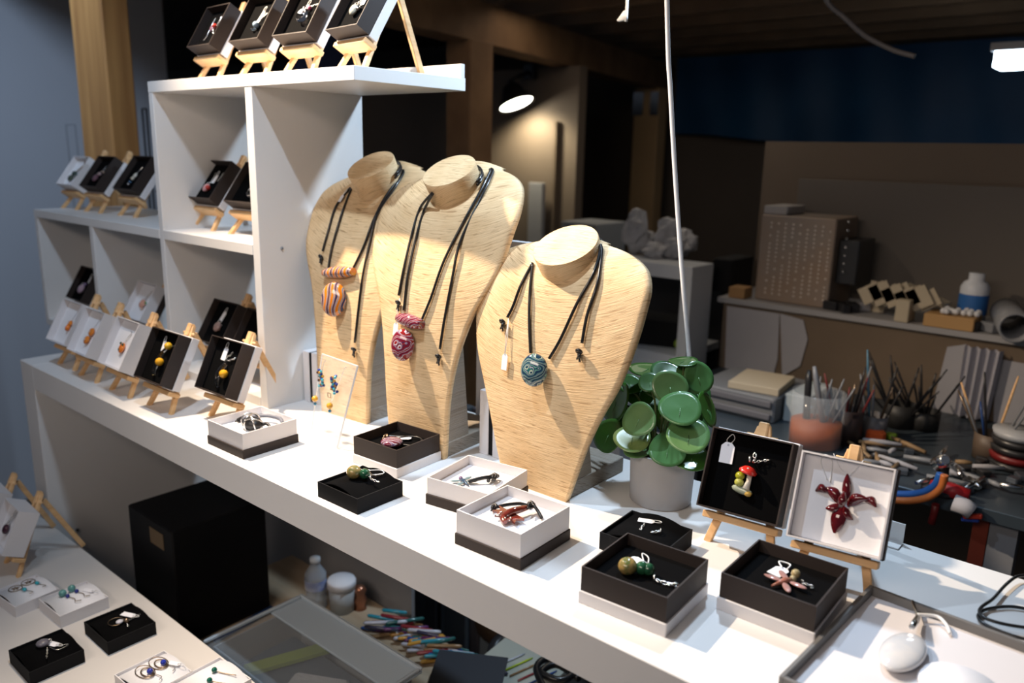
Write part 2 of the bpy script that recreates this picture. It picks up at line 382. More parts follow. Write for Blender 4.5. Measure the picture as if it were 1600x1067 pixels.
def easel_box(boxlabel, easellabel, p, yaw, lean, tray='brown', base='white', w=.0875, dx=0.0, h=.0355, **kw):
    easel(easellabel,p,yaw,lean)
    t=math.tan(math.radians(lean)); z0=.0345
    A=frame(p,yaw)@Matrix.Translation((dx,z0*t,z0))@Matrix.Rotation(math.radians(90-lean),4,'X')@Matrix.Translation((0,w/2,.0004))
    return jbox(boxlabel,A,tray,base,w=w,h=h,**kw)
# ---------------------------------------------------------------- boxes on easels
def UP(x,y,z): return U(x,y,z)
zMS=-0.361; zTS=0.2487; zBS=(CT+.016-ZO)/S-1
eb=easel_box
WHT='white'
# front row on the counter
F1=eb('leftmost small white box in the front easel row, holding an orange drop earring','mini wooden easel at the left end of the counter front row',UP(-3.81,1.364,-1),0,29,'white',None,w=.084)[1]
F2=eb('white box with two orange and black ringed glass discs, second in the front row','mini wooden easel under the white box with two ringed glass discs',UP(-3.547,1.35,-1),-1,29,'white',None,w=.084)[1]
F3=eb('white box with an orange heart glass drop, third in the front row','mini wooden easel under the white box with the orange glass heart',UP(-3.238,1.349,-1),-1,29,'white',None,w=.086)[1]
F4=eb('black box with a clear curved pendant and two yellow balls, touching the white boxes','mini wooden easel under the black box with two yellow balls',UP(-2.93,1.362,-1),1,27,'brown','white',w=.089)[1]
F5=eb('black box with white base holding a clear twisted pendant and single yellow ball','mini wooden easel standing before the tall shelf panel with its back leg showing',UP(-2.64,1.46,-1),1.5,25,'brown','white',w=.089)[1]
F6=eb('black box displaying a red mushroom pendant beside the potted plant','mini wooden easel holding the mushroom pendant box',UP(-.768,1.84,-1),5.6,22,'brown','white',w=.091)[1]
F7=eb('large white box on dark base displaying a dark red glass orchid pendant','mini wooden easel holding the red flower box near the right end of the counter',UP(-.528,1.835,-1),7.7,22,'white','brown',w=.091)[1]
# low shelf top
G1=eb('white box with dark bead pendant, leftmost on the low shelf top','mini wooden easel at the far left end of the low shelf top',UP(-4.735,1.80,zMS),2,37,'white',None,w=.078)[1]
G2=eb('black box with a purplish drop pendant beside the white box on the low shelf top','mini wooden easel under the black box with purplish pendant',UP(-4.44,1.80,zMS),1,37,w=.084)[1]
G3=eb('black box with a silvery figure pendant, third from left on the low shelf top','mini wooden easel under the black box with the silvery figure pendant',UP(-4.11,1.83,zMS),0,37,w=.088)[1]
G4=eb('black box partly hidden behind the tall shelf side on the low shelf top','mini wooden easel partly hidden behind the tall shelf side',UP(-3.72,1.855,zMS),-2,37,w=.085)[1]
# middle cell
H1=eb('black box with a pink and red bead pendant in the middle shelf cell','mini wooden easel under the left box in the middle shelf cell',UP(-3.305,1.79,zMS),1,37,w=.086)[1]
H2=eb('black box with a round crystal pendant in the middle cell by the divider','mini wooden easel in the middle shelf cell by the right divider',UP(-2.985,1.79,zMS),3,37,w=.086)[1]
# top board
T1=eb('black box with a red and silver bead necklace, leftmost on the top shelf board','mini wooden easel leftmost on the top shelf board',UP(-3.11,1.75,zTS),-3,31,w=.083)[1]
T2=eb('black box with a pale blue glass heart pendant, second on the top shelf board','mini wooden easel second from left on the top shelf board',UP(-2.79,1.75,zTS),0,31,w=.085)[1]
T3=eb('black box with a round clear glass pendant and tag, third on the top shelf board','mini wooden easel third from left on the top shelf board',UP(-2.50,1.75,zTS),0,31,w=.088)[1]
T4=eb('black box with a silver bead pendant at the right end of the top shelf board','mini wooden easel at the right end of the top shelf board, back leg exposed',UP(-2.21,1.75,zTS),-8,31,w=.088)[1]
# bottom cells
def rimfoot(bl,br,zs,lean,h=.0355,z0=.0345):
    t=math.tan(math.radians(lean)); zr=zU(zs)+z0+h*math.sin(math.radians(lean)); a=onz(*bl,zr); b=onz(*br,zr); q=(a+b)/2
    return Vector((q.x,q.y-z0*t+h*math.cos(math.radians(lean)),zU(zs)))
B1=eb('black box with a round pink pendant in the bottom left shelf cell','mini wooden easel in the bottom left shelf cell',rimfoot((92,461),(136,476),zBS,31),0,31,w=.084)[1]
B2=eb('white box with a multicoloured glass drop in the bottom cell by the tall shelf side','mini wooden easel in the bottom cell by the tall shelf side',rimfoot((188,492),(219,505),zBS,31),0,31,'white','brown',w=.084)[1]
B3=eb('black box with a spotted round bead pendant in the bottom right shelf cell','mini wooden easel behind the front row in the bottom right shelf cell',rimfoot((302,527),(346,546),zBS,31),0,31,'brown','brown',w=.086)[1]
B4=eb('black box with a silver wire pendant half hidden by the right shelf divider','mini wooden easel half hidden by the right shelf divider',rimfoot((358,548),(399,562),zBS,31),2,31,'brown','brown',w=.086)[1]
# left foreground
L1=eb('white box with a dark plum glass drop on the low counter','mini wooden easel on the low counter under the plum glass drop box',U(-3.605,.985,-1.783),-3,25,'white',None,w=.080)[1]
L2=eb('white box cut by the left picture edge on the low counter','mini wooden easel cut by the left picture edge on the low counter',U(-3.90,.97,-1.783),-3,27,'white',None,w=.080)[1]
# ---------------------------------------------------------------- flat boxes
def fl(x,y,z,yaw): return frame(U(x,y,z),yaw)
A_=jbox('white box on dark base with a grey wire ball pendant, below the shelf panel',fl(-2.355,1.419,-1,1),'white','brown',w=.0915,h=.036)[1]
B_=jbox('dark box on white base with a purple swirl disc, in front of the middle bust',fl(-1.872,1.648,-1,3),'brown','white',w=.086,h=.038)[1]
C_=bowbox('low dark box with an olive and green bead necklace near the counter edge',fl(-1.743,1.39,-1,.5),'black',w=.0755,dp=.0715,h=.020)[1]
D_=jbox('white box on dark base with a blue dragonfly pendant, rear one of the pair',fl(-1.478,1.612,-1,9),'white','brown',w=.092,h=.034)[1]
E_=jbox('white box on dark base with a red dragon pendant, front one of the pair',fl(-1.2315,1.4825,-1,2),'white','brown',w=.0915,h=.040)[1]
F_=bowbox('low dark box with a tag and short chains, tucked behind the dark bead box',fl(-.956,1.694,-1,3),'black',w=.0755,dp=.0715,h=.020)[1]
G_=jbox('dark box on white base with a gold-brown bead and green beads',fl(-.83,1.477,-1,3.5),'brown','white',w=.0925,h=.038)[1]
H_=jbox('dark box on white base with a pink dragonfly pendant',fl(-.5775,1.6635,-1,1.3),'brown','white',w=.0925,h=.038)[1]
K1=bowbox('small black box with a grey round bead and tag in the lower left corner',fl(-2.818,.849,-1.783,0),'black',w=.079,dp=.074,h=.021)[1]
K2=bowbox('small black box with a silver ring bead and tag near the low counter edge',fl(-2.80,1.095,-1.783,0),'black',w=.082,dp=.074,h=.021)[1]
W1=bowbox('small white box with round star earrings and turquoise beads',fl(-3.298,.949,-1.783,6),'white',w=.078,dp=.070,h=.019)[1]
W2=bowbox('small white box with teal and navy bead earrings',fl(-3.098,1.05,-1.783,2),'white',w=.078,dp=.076,h=.020)[1]
q=onz(181,1051,ZL+.02); W3=bowbox('small white box with oval wire earrings and blue beads at the bottom edge',frame((q.x+.040,q.y+.035,ZL),2),'white',w=.078,dp=.074,h=.020)[1]
q=onz(265,1065,ZL+.02); W4=bowbox('small white box with green bead earrings at the bottom picture edge',frame((q.x+.040,q.y+.039,ZL),2),'white',w=.078,dp=.078,h=.020)[1]
# ---------------------------------------------------------------- jewellery in the boxes
amber=(.75,.30,.02); yel=(.80,.47,.03)
def ringed(root,x,y,rr):
    MB().sphere((x,y,rr*.5),rr,rr,rr*.5,n=14,k=8).build('glass_disc',cm((.78,.24,.03)),root)
    MB().torus((x,y,rr*.62),rr*.62,rr*.2,n=14,k=6).build('dark_ring',cm((.03,.07,.09)),root)
    MB().sphere((x,y,rr*.86),rr*.3,rr*.3,rr*.2,n=10,k=6).build('centre_dot',cm((.75,.65,.5)),root)
j=jewel('glass_earring','orange and black glass drop hanging in the leftmost white front box',F1,'earring'); ringed(j,.008,.000,.0065)
MB().lathe([(0,-.014),(.003,-.008),(.0048,-.001),(.003,.004),(0,.005)],(.008,-.010,.004),n=12,M=Matrix.Rotation(-math.pi/2,3,'X')@Matrix.Diagonal((1,1,-1)).to_3x3()).build('drop',cm((.8,.2,.02)),j); cord(j,[(.008,.006,.003),(.010,.016,.002),(.012,.026,.001),(.008,.028,.001)],.0004,'silver','hook')
j=jewel('glass_earring','pair of ringed orange glass discs one above the other in white box',F2,'earring'); ringed(j,.006,.002,.008); ringed(j,.001,-.014,.008); cord(j,[(.006,.01,.003),(.008,.02,.002),(.012,.03,.001),(.006,.031,.001)],.0004,'silver','hook')
j=jewel('glass_earring','orange glass heart with black spots hanging in white box',F3,'earring'); MB().sphere((.003,-.006,.004),.0075,.0095,.004,n=14,k=8).build('heart',cm((.80,.22,.03)),j)
for k_,(x,y) in enumerate([(-.001,.001),(.007,0),(.002,-.010)]): MB().sphere((x,y,.007),.0025,.0025,.0014,n=8,k=5).build('spot',cm((.03,.1,.06)),j)
cord(j,[(.003,.004,.003),(.004,.014,.002),(.008,.024,.001),(.001,.026,.001)],.0004,'silver','hook'); cord(j,[(.003,.004,.003),(.009,.014,.002),(.012,.022,.001)],.0004,'silver','hook')
def clearcurve(root,P,rr=.0028):
    MB().tube(curve_pts(P,6),[rr*(.6+.4*math.sin(math.pi*i/(6*(len(P)-1)))) for i in range(6*(len(P)-1)+1)],8).build('clear_glass_stem',M_['clear_glass'],root)
j=jewel('glass_pendant','clear curved glass pendant with two yellow balls on black foam',F4); clearcurve(j,[(.010,.018,.004),(.000,.006,.004),(-.004,-.010,.004),(-.004,-.024,.004),(.001,-.031,.004)],.0038); ball(j,.013,.020,.0062,cm(yel),name='yellow_ball'); ball(j,.007,-.008,.0068,cm((.85,.42,.02)),name='yellow_ball'); tagpart(j,-.008,.018,6); cord(j,[(.017,.020,.004),(.024,.024,.002)],.0006,'silver','bail')
j=jewel('glass_pendant','clear twisted glass pendant with one yellow ball and silver chain',F5); clearcurve(j,[(.004,.008,.004),(-.004,-.006,.004),(-.005,-.020,.004),(.004,-.032,.004)],.0040); clearcurve(j,[(.008,.006,.004),(.001,-.010,.004),(-.001,-.024,.004)],.002); ball(j,.012,-.010,.0068,cm((.85,.42,.02)),name='yellow_ball'); tagpart(j,-.010,.020,-3,w=.0105,l=.021); chain(j,[(.004,.008,.004),(.001,.016,.003),(.008,.020,.003),(.012,.028,.002)],.0011); chain(j,[(.004,.010,.003),(.012,.013,.003),(.022,.018,.002)],.0011)
# mushroom
j=jewel('mushroom_pendant','red capped mushroom glass pendant with small yellow snail on black foam',F6)
MB().lathe([(.0,.0065),(.005,.0055),(.0095,.0015),(.0098,-.0005),(.007,-.0015),(0,-.001)],(.002,.004,.0065),n=18,M=Matrix.Rotation(math.radians(-78),3,'X')@Matrix.Rotation(.2,3,'Y')).build('red_cap',mat('red_glaze',(.62,.03,.02),.08,coat=.8),j)
for a_,b_ in [(-.003,.006),(.003,.0075),(.007,.003)]: MB().sphere((a_,b_,.0125),.0013,.0011,.0008,n=8,k=5).build('white_dot',cm((.85,.8,.75)),j)
MB().tube([(.004,.003,.005),(.0045,-.006,.0055),(.003,-.014,.005)],[.0028,.0026,.004],10).build('stalk',cm((.80,.76,.66)),j)
MB().sphere((-.0055,-.002,.006),.0052,.0048,.004).build('olive_shell',cm((.38,.38,.02)),j); MB().sphere((-.005,-.009,.006),.0052,.0046,.004).build('pale_shell',cm((.50,.50,.10)),j)
MB().sphere((-.001,-.0165,.004),.0118,.0045,.0035,M=Matrix.Rotation(-.12,3,'Z')).build('glass_foot',cm((.36,.40,.30)),j); MB().sphere((.006,-.0185,.0045),.0045,.0035,.003).build('amber_spot',cm((.6,.38,.08)),j)
chain(j,[(.002,.012,.006),(.001,.017,.004),(-.001,.022,.003)],.0017); chain(j,[(.003,.013,.006),(.006,.019,.004),(.004,.024,.003)],.0014); chain(j,[(.004,.014,.005),(.011,.018,.003),(.021,.022,.002)],.0009)
tagpart(j,-.026,.019,2,w=.0150,l=.023,loop=False); cord(j,[(-.026,.028,.001),(-.029,.033,.001),(-.024,.040,.001),(-.021,.035,.001),(-.0255,.028,.001)],.0004,'string','tag_loop')
# orchid
redg=mat('deep_red_glass',(.10,.005,.008),.05,coat=1,var=.4,vscale=120)
def petal(root,base,tip,wd,curl=.006,name='petal',mt=None):
    base=Vector(base);tip=Vector(tip); ax=tip-base; side=Vector((-ax.y,ax.x,0)).normalized()
    def fn(u,v):
        w_=wd*math.sin(math.pi*min(1,max(0,v*.93+.04)))**.75*(1-.25*v); s_=2*u-1
        return base+ax*v+side*(s_*w_+curl*.8*math.sin(v*3)*.5)+Vector((0,0,.0035+.0028*(1-s_*s_)*math.sin(math.pi*v)+curl*v*v*.3))
    mb=MB().grid(fn,8,12); n=len(mb.v); mb.grid(lambda u,v: Vector(fn(1-u,v))-Vector((0,0,.0035*math.sin(math.pi*max(.02,min(.98,v)))*(1-(2*u-1)**2)+.0008)),8,12)
    return mb.build(name,mt or redg,root)
j=jewel('flower_pendant','dark red glass orchid pendant with curled side petals on white',F7)
petal(j,(.004,.004,0),(.001,.030,0),.0048,0); petal(j,(-.002,.000,0),(-.019,.011,0),.0060,-.010); petal(j,(-.014,.009,0),(-.026,.006,0),.0048,-.008,'petal_tip'); petal(j,(.006,-.001,0),(.024,.010,0),.0060,.010); petal(j,(.019,.009,0),(.032,.004,0),.0048,.008,'petal_tip')
petal(j,(.001,-.002,0),(-.001,-.030,0),.0078,0); petal(j,(0,-.002,0),(-.013,-.008,0),.0050,.004); petal(j,(.003,-.003,0),(.013,-.013,0),.0050,-.004)
MB().tube([(.002,.012,.009),(.002,.004,.011),(.001,-.003,.009)],[.0015,.0045,.003],10).build('centre',redg,j)
for a_,b_ in [(-.007,.005),(.006,.006)]: cord(j,[(.002,.028,.003),(a_,.034,.002),(a_*2.2,.047,.001)],.0003,'string','thread')
cord(j,[(-.017,.020,.001),(-.026,.036,.001),(-.024,.044,.001),(-.016,.040,.001),(-.014,.018,.001)],.0005,'string','string_loop')
# generic small pendants
def simple(label,F,x,y,rr,col,tagp=None,chainp=None,bits=None,squash=.6,cat='pendant',rough=.08,mt=None):
    j=jewel('glass_pendant',label,F,cat); MB().sphere((x,y,rr*squash),rr,rr*1.1,rr*squash,n=16,k=9).build('glass_bead',mt or cm(col,rough),j)
    MB().torus((x,y+rr*1.1,rr*squash),rr*.28,rr*.1,M=Matrix.Rotation(math.pi/2,3,'Y'),n=10,k=5).build('bail',M_['silver'],j)
    if tagp: tagpart(j,*tagp)
    if chainp: chain(j,chainp,.0009)
    for (bx,by,br,bc) in bits or []: MB().sphere((bx,by,br*.9),br,n=10,k=6).build('small_bead',cm(bc) if isinstance(bc,tuple) else M_[bc],j)
    return j
j=simple('dark green and brown glass bead on brown strap in white box',G1,-.006,-.016,.008,(.05,.07,.05),None,None,[(.002,-.004,.006,(.03,.06,.05))]); cord(j,[(.002,.002,.004),(.008,.012,.003),(.012,.024,.002),(.004,.032,.002)],.0016,'bronze','strap')
simple('purplish brown glass drop pendant on black foam, low shelf top',G2,-.004,-.014,.0085,(.16,.08,.10),None,[(-.002,-.004,.005),(.004,.008,.003),(.006,.02,.002)],[(.000,-.002,.004,(.5,.35,.35)),(.010,.004,.003,(.35,.25,.2))])
j=simple('silvery figure pendant on black foam, low shelf top',G3,.000,-.002,.0055,(.7,.68,.6),None,None,[(-.002,-.010,.004,(.75,.72,.6)),(-.006,-.018,.003,(.1,.2,.35)),(-.010,-.023,.002,(.8,.8,.85))]); cord(j,[(.001,.004,.003),(.003,.016,.002),(.007,.022,.002),(.004,.012,.002)],.0007,'silver','wire_loop')
simple('small pendant in the box partly hidden by the tall shelf side',G4,0,0,.006,(.4,.4,.45))
j=simple('pink and red glass bead pendant with white tag in the middle cell',H1,-.004,-.014,.0080,(.62,.30,.30),(.000,.008,-4,.009,.018),[(.014,.000,.002),(.016,.010,.002),(.018,.022,.001)],[(.001,-.014,.005,(.5,.04,.03))]); cord(j,[(-.004,-.004,.003),(-.006,.01,.002),(-.008,.022,.002)],.0006,'silver','cord')
simple('faceted round crystal pendant with white tag in the middle cell',H2,.010,-.016,.0085,(.6,.66,.7),(.003,-.003,-18,.008,.019),None,[(.013,-.004,.005,(.3,.3,.5))],mt=M_['clear_glass'])
j=simple('red and silver bead necklace on black, top shelf board',T1,.000,.000,.0060,(.20,.12,.16),None,None,[(.006,.004,.0045,(.4,.03,.02)),(.008,-.005,.003,'silver'),(.009,-.009,.002,'silver')],cat='necklace'); cord(j,[(-.008,.022,.003),(-.010,.008,.003),(-.010,-.012,.002),(-.014,-.022,.002)],.0009,'silver','silver_cord'); cord(j,[(.012,.024,.003),(.011,.010,.003),(.008,.000,.003)],.0009,'silver','silver_cord')
simple('pale blue glass heart pendant with silver tag on black, top shelf board',T2,-.002,-.010,.0065,(.35,.5,.6),(-.001,.010,-14,.007,.022),[(.006,.000,.003),(.007,.010,.002),(.016,.016,.001)],[(.004,-.008,.0055,(.35,.5,.65))],mt=M_['clear_glass'])
simple('round clear glass pendant with white tag on black, top shelf board',T3,.002,-.006,.0105,(.6,.65,.7),(-.006,.008,-14,.008,.020),[(.006,.010,.003),(.012,.014,.002),(.022,.016,.001)],[(.006,.009,.003,(.4,.05,.12))],mt=M_['clear_glass'])
simple('silver and glass bead pendant with white tag on black, top shelf board',T4,-.004,-.008,.008,(.5,.5,.42),(.004,.012,-3,.011,.021),[(-.004,.002,.003),(-.002,.012,.002)],[(.004,-.006,.004,'silver')])
simple('round pink glass pendant with white tag in the bottom left cell',B1,.002,-.012,.0105,(.42,.30,.36),(.010,.014,-3,.008,.015),None,[(.004,.001,.004,(.2,.12,.25))])
simple('multicoloured glass drop earring in the white bottom cell box',B2,.006,-.004,.0088,(.70,.36,.26),None,[(.006,.006,.004),(.008,.016,.002),(.012,.026,.001)],[(.011,-.001,.004,(.12,.3,.08)),(.008,-.014,.003,(.75,.55,.45))],cat='earring')
simple('spotted brown and pink bead pendant with tag in the bottom right cell',B3,-.002,-.008,.0090,(.30,.18,.15),(-.006,.014,-12,.010,.020),None,[(-.005,-.005,.002,(.7,.5,.5)),(.002,-.012,.002,(.7,.5,.5)),(.001,-.003,.002,(.8,.6,.5))])
j=simple('silver wire pendant with white tag half hidden by the divider',B4,.006,-.012,.005,(.2,.2,.22),(.014,.004,-12,.010,.018))
for k_ in range(6): cord(j,[(.006,-.012,.006),(.006+.014*math.cos(k_),-.012+.008*math.sin(k_*1.3),.006)],.0006,'silver','wire')
j=simple('dark plum glass drop pendant in white box on the low counter',L1,-.004,-.006,.0085,(.06,.015,.03),None,[(-.004,.004,.006),(.004,.016,.003),(.010,.030,.002)]); chain(j,[(-.004,.004,.006),(-.004,.018,.003),(.004,.034,.002)],.0008); 
# A: wire ball, grey cord
j=jewel('wire_pendant','grey and black wire wrapped ball pendant with thick grey cord in white box',A_); cordg=mat('grey_leather',(.17,.18,.22),.5)
MB().tube(curve_pts([(-.034,.004,.004),(-.020,.014,.008),(-.004,.026,.010),(.016,.034,.009),(.030,.030,.006)],6),.0030,8).build('thick_cord',cordg,j); knot(j,(-.034,.002,.004),.0045)
MB().sphere((.006,-.004,.009),.018,.013,.009).build('ball',M_['dark_plastic'],j)
mb=MB()
for k_ in range(5): mb.torus((.006+.003*(k_-2)*.6,-.004,.0098),.0160-.001*abs(k_-2),.0011,M=Matrix.Rotation(k_*.6,3,'X')@Matrix.Rotation(k_*.9,3,'Y')@Matrix.Diagonal((1,.82,1)).to_3x3(),n=20,k=5)
mb.build('silver_wire',M_['silver'],j); cord(j,[(.018,.000,.006),(.026,.006,.010),(.034,.006,.007),(.037,-.002,.004)],.0022)
# B: swirl disc
j=jewel('glass_pendant','purple and white swirl glass disc on black cord in the dark box',B_); MB().sphere((.002,-.012,.006),.0155,.0150,.006,n=22,k=10).build('swirl_disc',M_['swirl_pink'],j)
cord(j,[(-.008,.006,.003),(.000,.022,.004),(.016,.028,.004),(.030,.020,.003)],.0013); cord(j,[(.014,-.004,.003),(.026,.000,.003),(.036,.004,.003)],.0012); knot(j,(-.026,.004,.003),.004,'bronze'); cord(j,[(-.026,.006,.003),(-.012,.016,.003),(.004,.024,.003)],.0013); tagpart(j,-.002,.014,-50,.010,.022,.003,loop=False)
# C
def beadneck(root,m1,m2,dx=0,dy=0):
    MB().sphere((-.004+dx,-.006+dy,.008),.0095,.0095,.0085,n=16,k=10).build('mottled_bead',m1,root); MB().sphere((.008+dx,.001+dy,.007),.0068,n=14,k=9).build('green_bead',m2,root)
    MB().torus((.013+dx,.003+dy,.007),.003,.001,M=Matrix.Rotation(1.2,3,'Y'),n=10,k=5).build('jump_ring',M_['silver'],root)
olive=mat('mottled_glass',(.42,.26,.09),.08,coat=.8,col2=(.08,.12,.04),vscale=160); greeng=mat('green_glass',(.02,.10,.045),.07,coat=.8,var=.5,vscale=150)
j=jewel('bead_necklace','olive and green glass bead necklace with silver chain in the low dark box',C_,'necklace'); beadneck(j,olive,greeng); MB().sphere((-.010,-.004,.006),.006).build('green_bead',greeng,j)
chain(j,[(.014,.002,.006),(.022,.001,.003),(.030,.006,.001)],.0010); chain(j,[(.010,.006,.005),(.012,.016,.002),(.012,.026,.000)],.0008); tagpart(j,-.012,.012,-52,.0085,.022,.002,loop=False); cord(j,[(-.004,.018,.003),(.006,.028,.003),(.014,.026,.002),(.012,.012,.003)],.0005,'string','string_loop')
# D: blue dragonfly
def insect(root,c,s,cols,rot=0):
    R_=Matrix.Rotation(rot,3,'Z'); c=Vector(c)
    MB().tube([c+R_@Vector(v)*s for v in [(0,-1.5,.2),(0,-.6,.35),(0,.2,.45),(0,.9,.4)]],[.10*s,.22*s,.36*s,.28*s],10).build('body',cols[0],root)
    MB().sphere(c+R_@Vector((0,1.25,.5))*s,.36*s).build('head',cols[2],root)
    for sx in(-1,1):
        for yy,an in((.5,.35),(.0,-.45)):
            MB().sphere((0,0,0),1.0*s,.36*s,.10*s,n=14,k=6,M=Matrix.Rotation(sx*an,3,'Z')@Matrix.Translation((sx*1.0*s,0,0)).to_3x3()).v
            mb=MB().sphere((sx*1.15*s,0,0),1.0*s,.38*s,.12*s,n=14,k=6); Rz=Matrix.Rotation(sx*an,3,'Z'); mb.v=[c+R_@(Rz@v+Vector((0,yy*s,.4*s))) for v in mb.v]; mb.build('wing',cols[1],root)
j=jewel('dragonfly_pendant','blue and grey glass dragonfly pendant on twisted black cord in white box',D_); insect(j,(-.012,-.012,0),.0075,[cm((.05,.09,.16)),cm((.22,.33,.38)),cm((.3,.2,.35))],1.1)
cord(j,[(-.006,-.012,.004),(.004,-.002,.007),(.012,.006,.008),(.018,.016,.007),(.014,.020,.006),(.010,.012,.006),(.014,.002,.005)],.0024); knot(j,(.016,.012,.008),.005)
# E: red dragon
redo=mat('red_brown_glass',(.20,.03,.018),.1,coat=.9,var=.6,vscale=120)
j=jewel('dragon_pendant','red brown glass winged dragon pendant on black cord in white box',E_)
MB().tube(curve_pts([(.006,.020,.008),(.004,.008,.009),(.000,-.004,.009),(-.002,-.016,.006),(.006,-.022,.005)],5),[.0025+.002*math.sin(math.pi*i/20) for i in range(21)],9).build('body',redo,j); MB().sphere((.008,.022,.010),.0045,.0055,.004).build('head',redo,j)
MB().prism([(0,0),(-.024,.004),(-.016,-.003),(-.022,-.010),(-.012,-.010),(-.012,-.018),(-.002,-.010)],.004,.0065).build('wing',redo,j); MB().prism([(.002,0),(.018,-.004),(.012,-.010),(.016,-.018),(.008,-.014),(.004,-.022),(0,-.010)],.004,.0065).build('wing',redo,j)
mb=MB(); 
for k_ in range(14): mb.sphere((random.uniform(-.010,.010),random.uniform(-.020,.000),.008),.0012,n=6,k=4)
mb.build('sparkling_dots',M_['silver'],j)
cord(j,[(.006,.022,.008),(.012,.020,.012),(.020,.018,.008),(.028,.014,.004)],.0020); knot(j,(.008,.020,.012),.0045); cord(j,[(-.028,.004,.003),(-.020,.014,.005),(-.010,.026,.005),(.000,.030,.003)],.0020); knot(j,(-.029,.002,.004),.0042)
# F
j=jewel('chain_earrings','two short silver chain earrings with white tag in the low dark box',F_,'earrings'); tagpart(j,-.006,.010,-70,.009,.018); chain(j,[(-.004,.004,.001),(-.003,-.004,.001),(-.001,-.012,.001)],.0010); chain(j,[(.014,.004,.001),(.017,-.002,.001),(.012,-.010,.001)],.0010)
j=jewel('bead_necklace','gold-brown round bead and two green beads on silver chain in dark box',G_,'necklace'); beadneck(j,olive,greeng,-.010,-.004); MB().sphere((.004,-.001,.007),.0062).build('green_bead',greeng,j); chain(j,[(.010,-.002,.006),(.014,-.007,.003),(.026,-.006,.002),(.036,-.002,.002)],.0014); tagpart(j,-.016,.014,70,.012,.018,.002,loop=False); cord(j,[(-.010,.016,.003),(-.018,.028,.004),(-.010,.026,.003),(.000,.004,.006)],.0006,'string','string_loop')
pinkg=mat('pink_glass',(.42,.16,.11),.12,coat=.8,var=.45,vscale=120)
j=jewel('dragonfly_pendant','pink brown glass dragonfly pendant with white tag in dark box',H_); insect(j,(.002,-.008,.001),.0092,[pinkg,cm((.40,.22,.20)),cm((.42,.36,.22))],-.5)
MB().sphere((.008,.006,.009),.0045).build('topaz_bead',cm((.40,.32,.16)),j); chain(j,[(.012,.004,.006),(.018,.003,.004),(.027,.003,.003)],.0011); tagpart(j,-.010,.012,-10,.014,.020,.002,loop=False); cord(j,[(-.010,.020,.003),(-.016,.028,.004),(-.006,.031,.003),(-.005,.020,.003)],.0008,'string','string_loop')
# low counter
j=simple('grey faceted round bead pendant with tag on small black box',K1,-.004,-.002,.0085,(.16,.15,.18),(.000,.008,-66,.010,.024),[(.006,.000,.003),(.014,-.003,.001),(.030,-.010,.000)],rough=.35); cord(j,[(.012,.012,.001),(.020,.024,.001),(.022,.008,.001),(.008,.002,.002)],.0005,'silver','wire')
j=simple('silver beaded ring with pearl and tag on small black box',K2,.012,-.005,.005,(.6,.6,.66),(.000,.014,-66,.010,.024),None,[(.018,.003,.004,'bronze')],cat='ring'); MB().torus((.006,-.008,.002),.011,.0006,n=26,k=5).build('ring_band',M_['bronze'],j); chain(j,[(.018,.003,.002),(.014,.018,.001),(.010,.028,.000)],.0008); chain(j,[(.020,.002,.002),(.030,.000,.000)],.0010)
def star_earring(root,x,y):
    mb=MB().torus((x,y,.001),.010,.0007,n=28,k=5)
    P=[Vector((x+.006*math.cos(a),y+.006*math.sin(a),.001)) for a in [math.pi/2+i*4*math.pi/5 for i in range(5)]]
    for i in range(5): mb.tube([P[i],P[(i+1)%5]],.0005,5)
    mb.build('star_hoop',M_['bronze'],root); MB().sphere((x+.018,y+.006,.003),.0042,.0034,.003).build('turquoise_bead',cm((.03,.42,.52)),root); cord(root,[(x+.010,y+.003,.001),(x+.026,y+.010,.001),(x+.034,y+.012,.001),(x+.034,y+.006,.001)],.0005,'bronze','hook')
j=jewel('star_earrings','pair of round star hoop earrings with turquoise beads on white card',W1,'earrings'); star_earring(j,-.012,.010); star_earring(j,-.008,-.012)
j=jewel('bead_earrings','pair of teal crackle and navy bead earrings with tag on white card',W2,'earrings')
for (x,y) in((-.014,.004),(-.010,-.012)):
    MB().sphere((x,y,.005),.0062).build('teal_bead',mat('crackle_teal',(.16,.42,.40),.15,var=.5,vscale=200),j); MB().sphere((x+.011,y+.003,.003),.0034).build('navy_bead',cm((.02,.03,.25)),j); cord(j,[(x+.014,y+.004,.002),(x+.024,y+.008,.001),(x+.032,y+.006,.001),(x+.034,y+.014,.000)],.0006,'bronze','hook')
tagpart(j,.006,.022,-66,.009,.020)
j=jewel('hoop_earrings','pair of double oval wire earrings with royal blue beads on white card',W3,'earrings')
for (x,y) in((-.008,.012),(-.004,-.010)):
    mb=MB().torus((x,y,.001),.014,.0007,M=Matrix.Diagonal((1.25,.8,1)).to_3x3(),n=28,k=5); mb.torus((x+.004,y+.001,.0015),.009,.0010,M=Matrix.Diagonal((1.25,.8,1)).to_3x3(),n=24,k=5); mb.build('wire_hoop',M_['bronze'],j)
    MB().sphere((x+.008,y+.003,.004),.0042).build('blue_bead',cm((.02,.04,.40)),j); cord(j,[(x+.014,y+.006,.001),(x+.026,y+.010,.000),(x+.030,y+.004,.000)],.0006,'silver','hook')
tagpart(j,.010,.026,-66,.008,.018)
j=jewel('bead_earrings','green bead earring with wire hook on white card at the bottom edge',W4,'earrings'); MB().sphere((-.006,.010,.004),.004).build('green_bead',cm((.0,.12,.08)),j); cord(j,[(-.002,.012,.002),(.010,.018,.001),(.022,.026,.000)],.0007,'bronze','hook'); MB().sphere((.008,-.006,.003),.004).build('green_bead',cm((.0,.12,.08)),j); cord(j,[(.012,-.004,.002),(.022,.002,.001),(.030,.008,.000)],.0007,'bronze','hook')
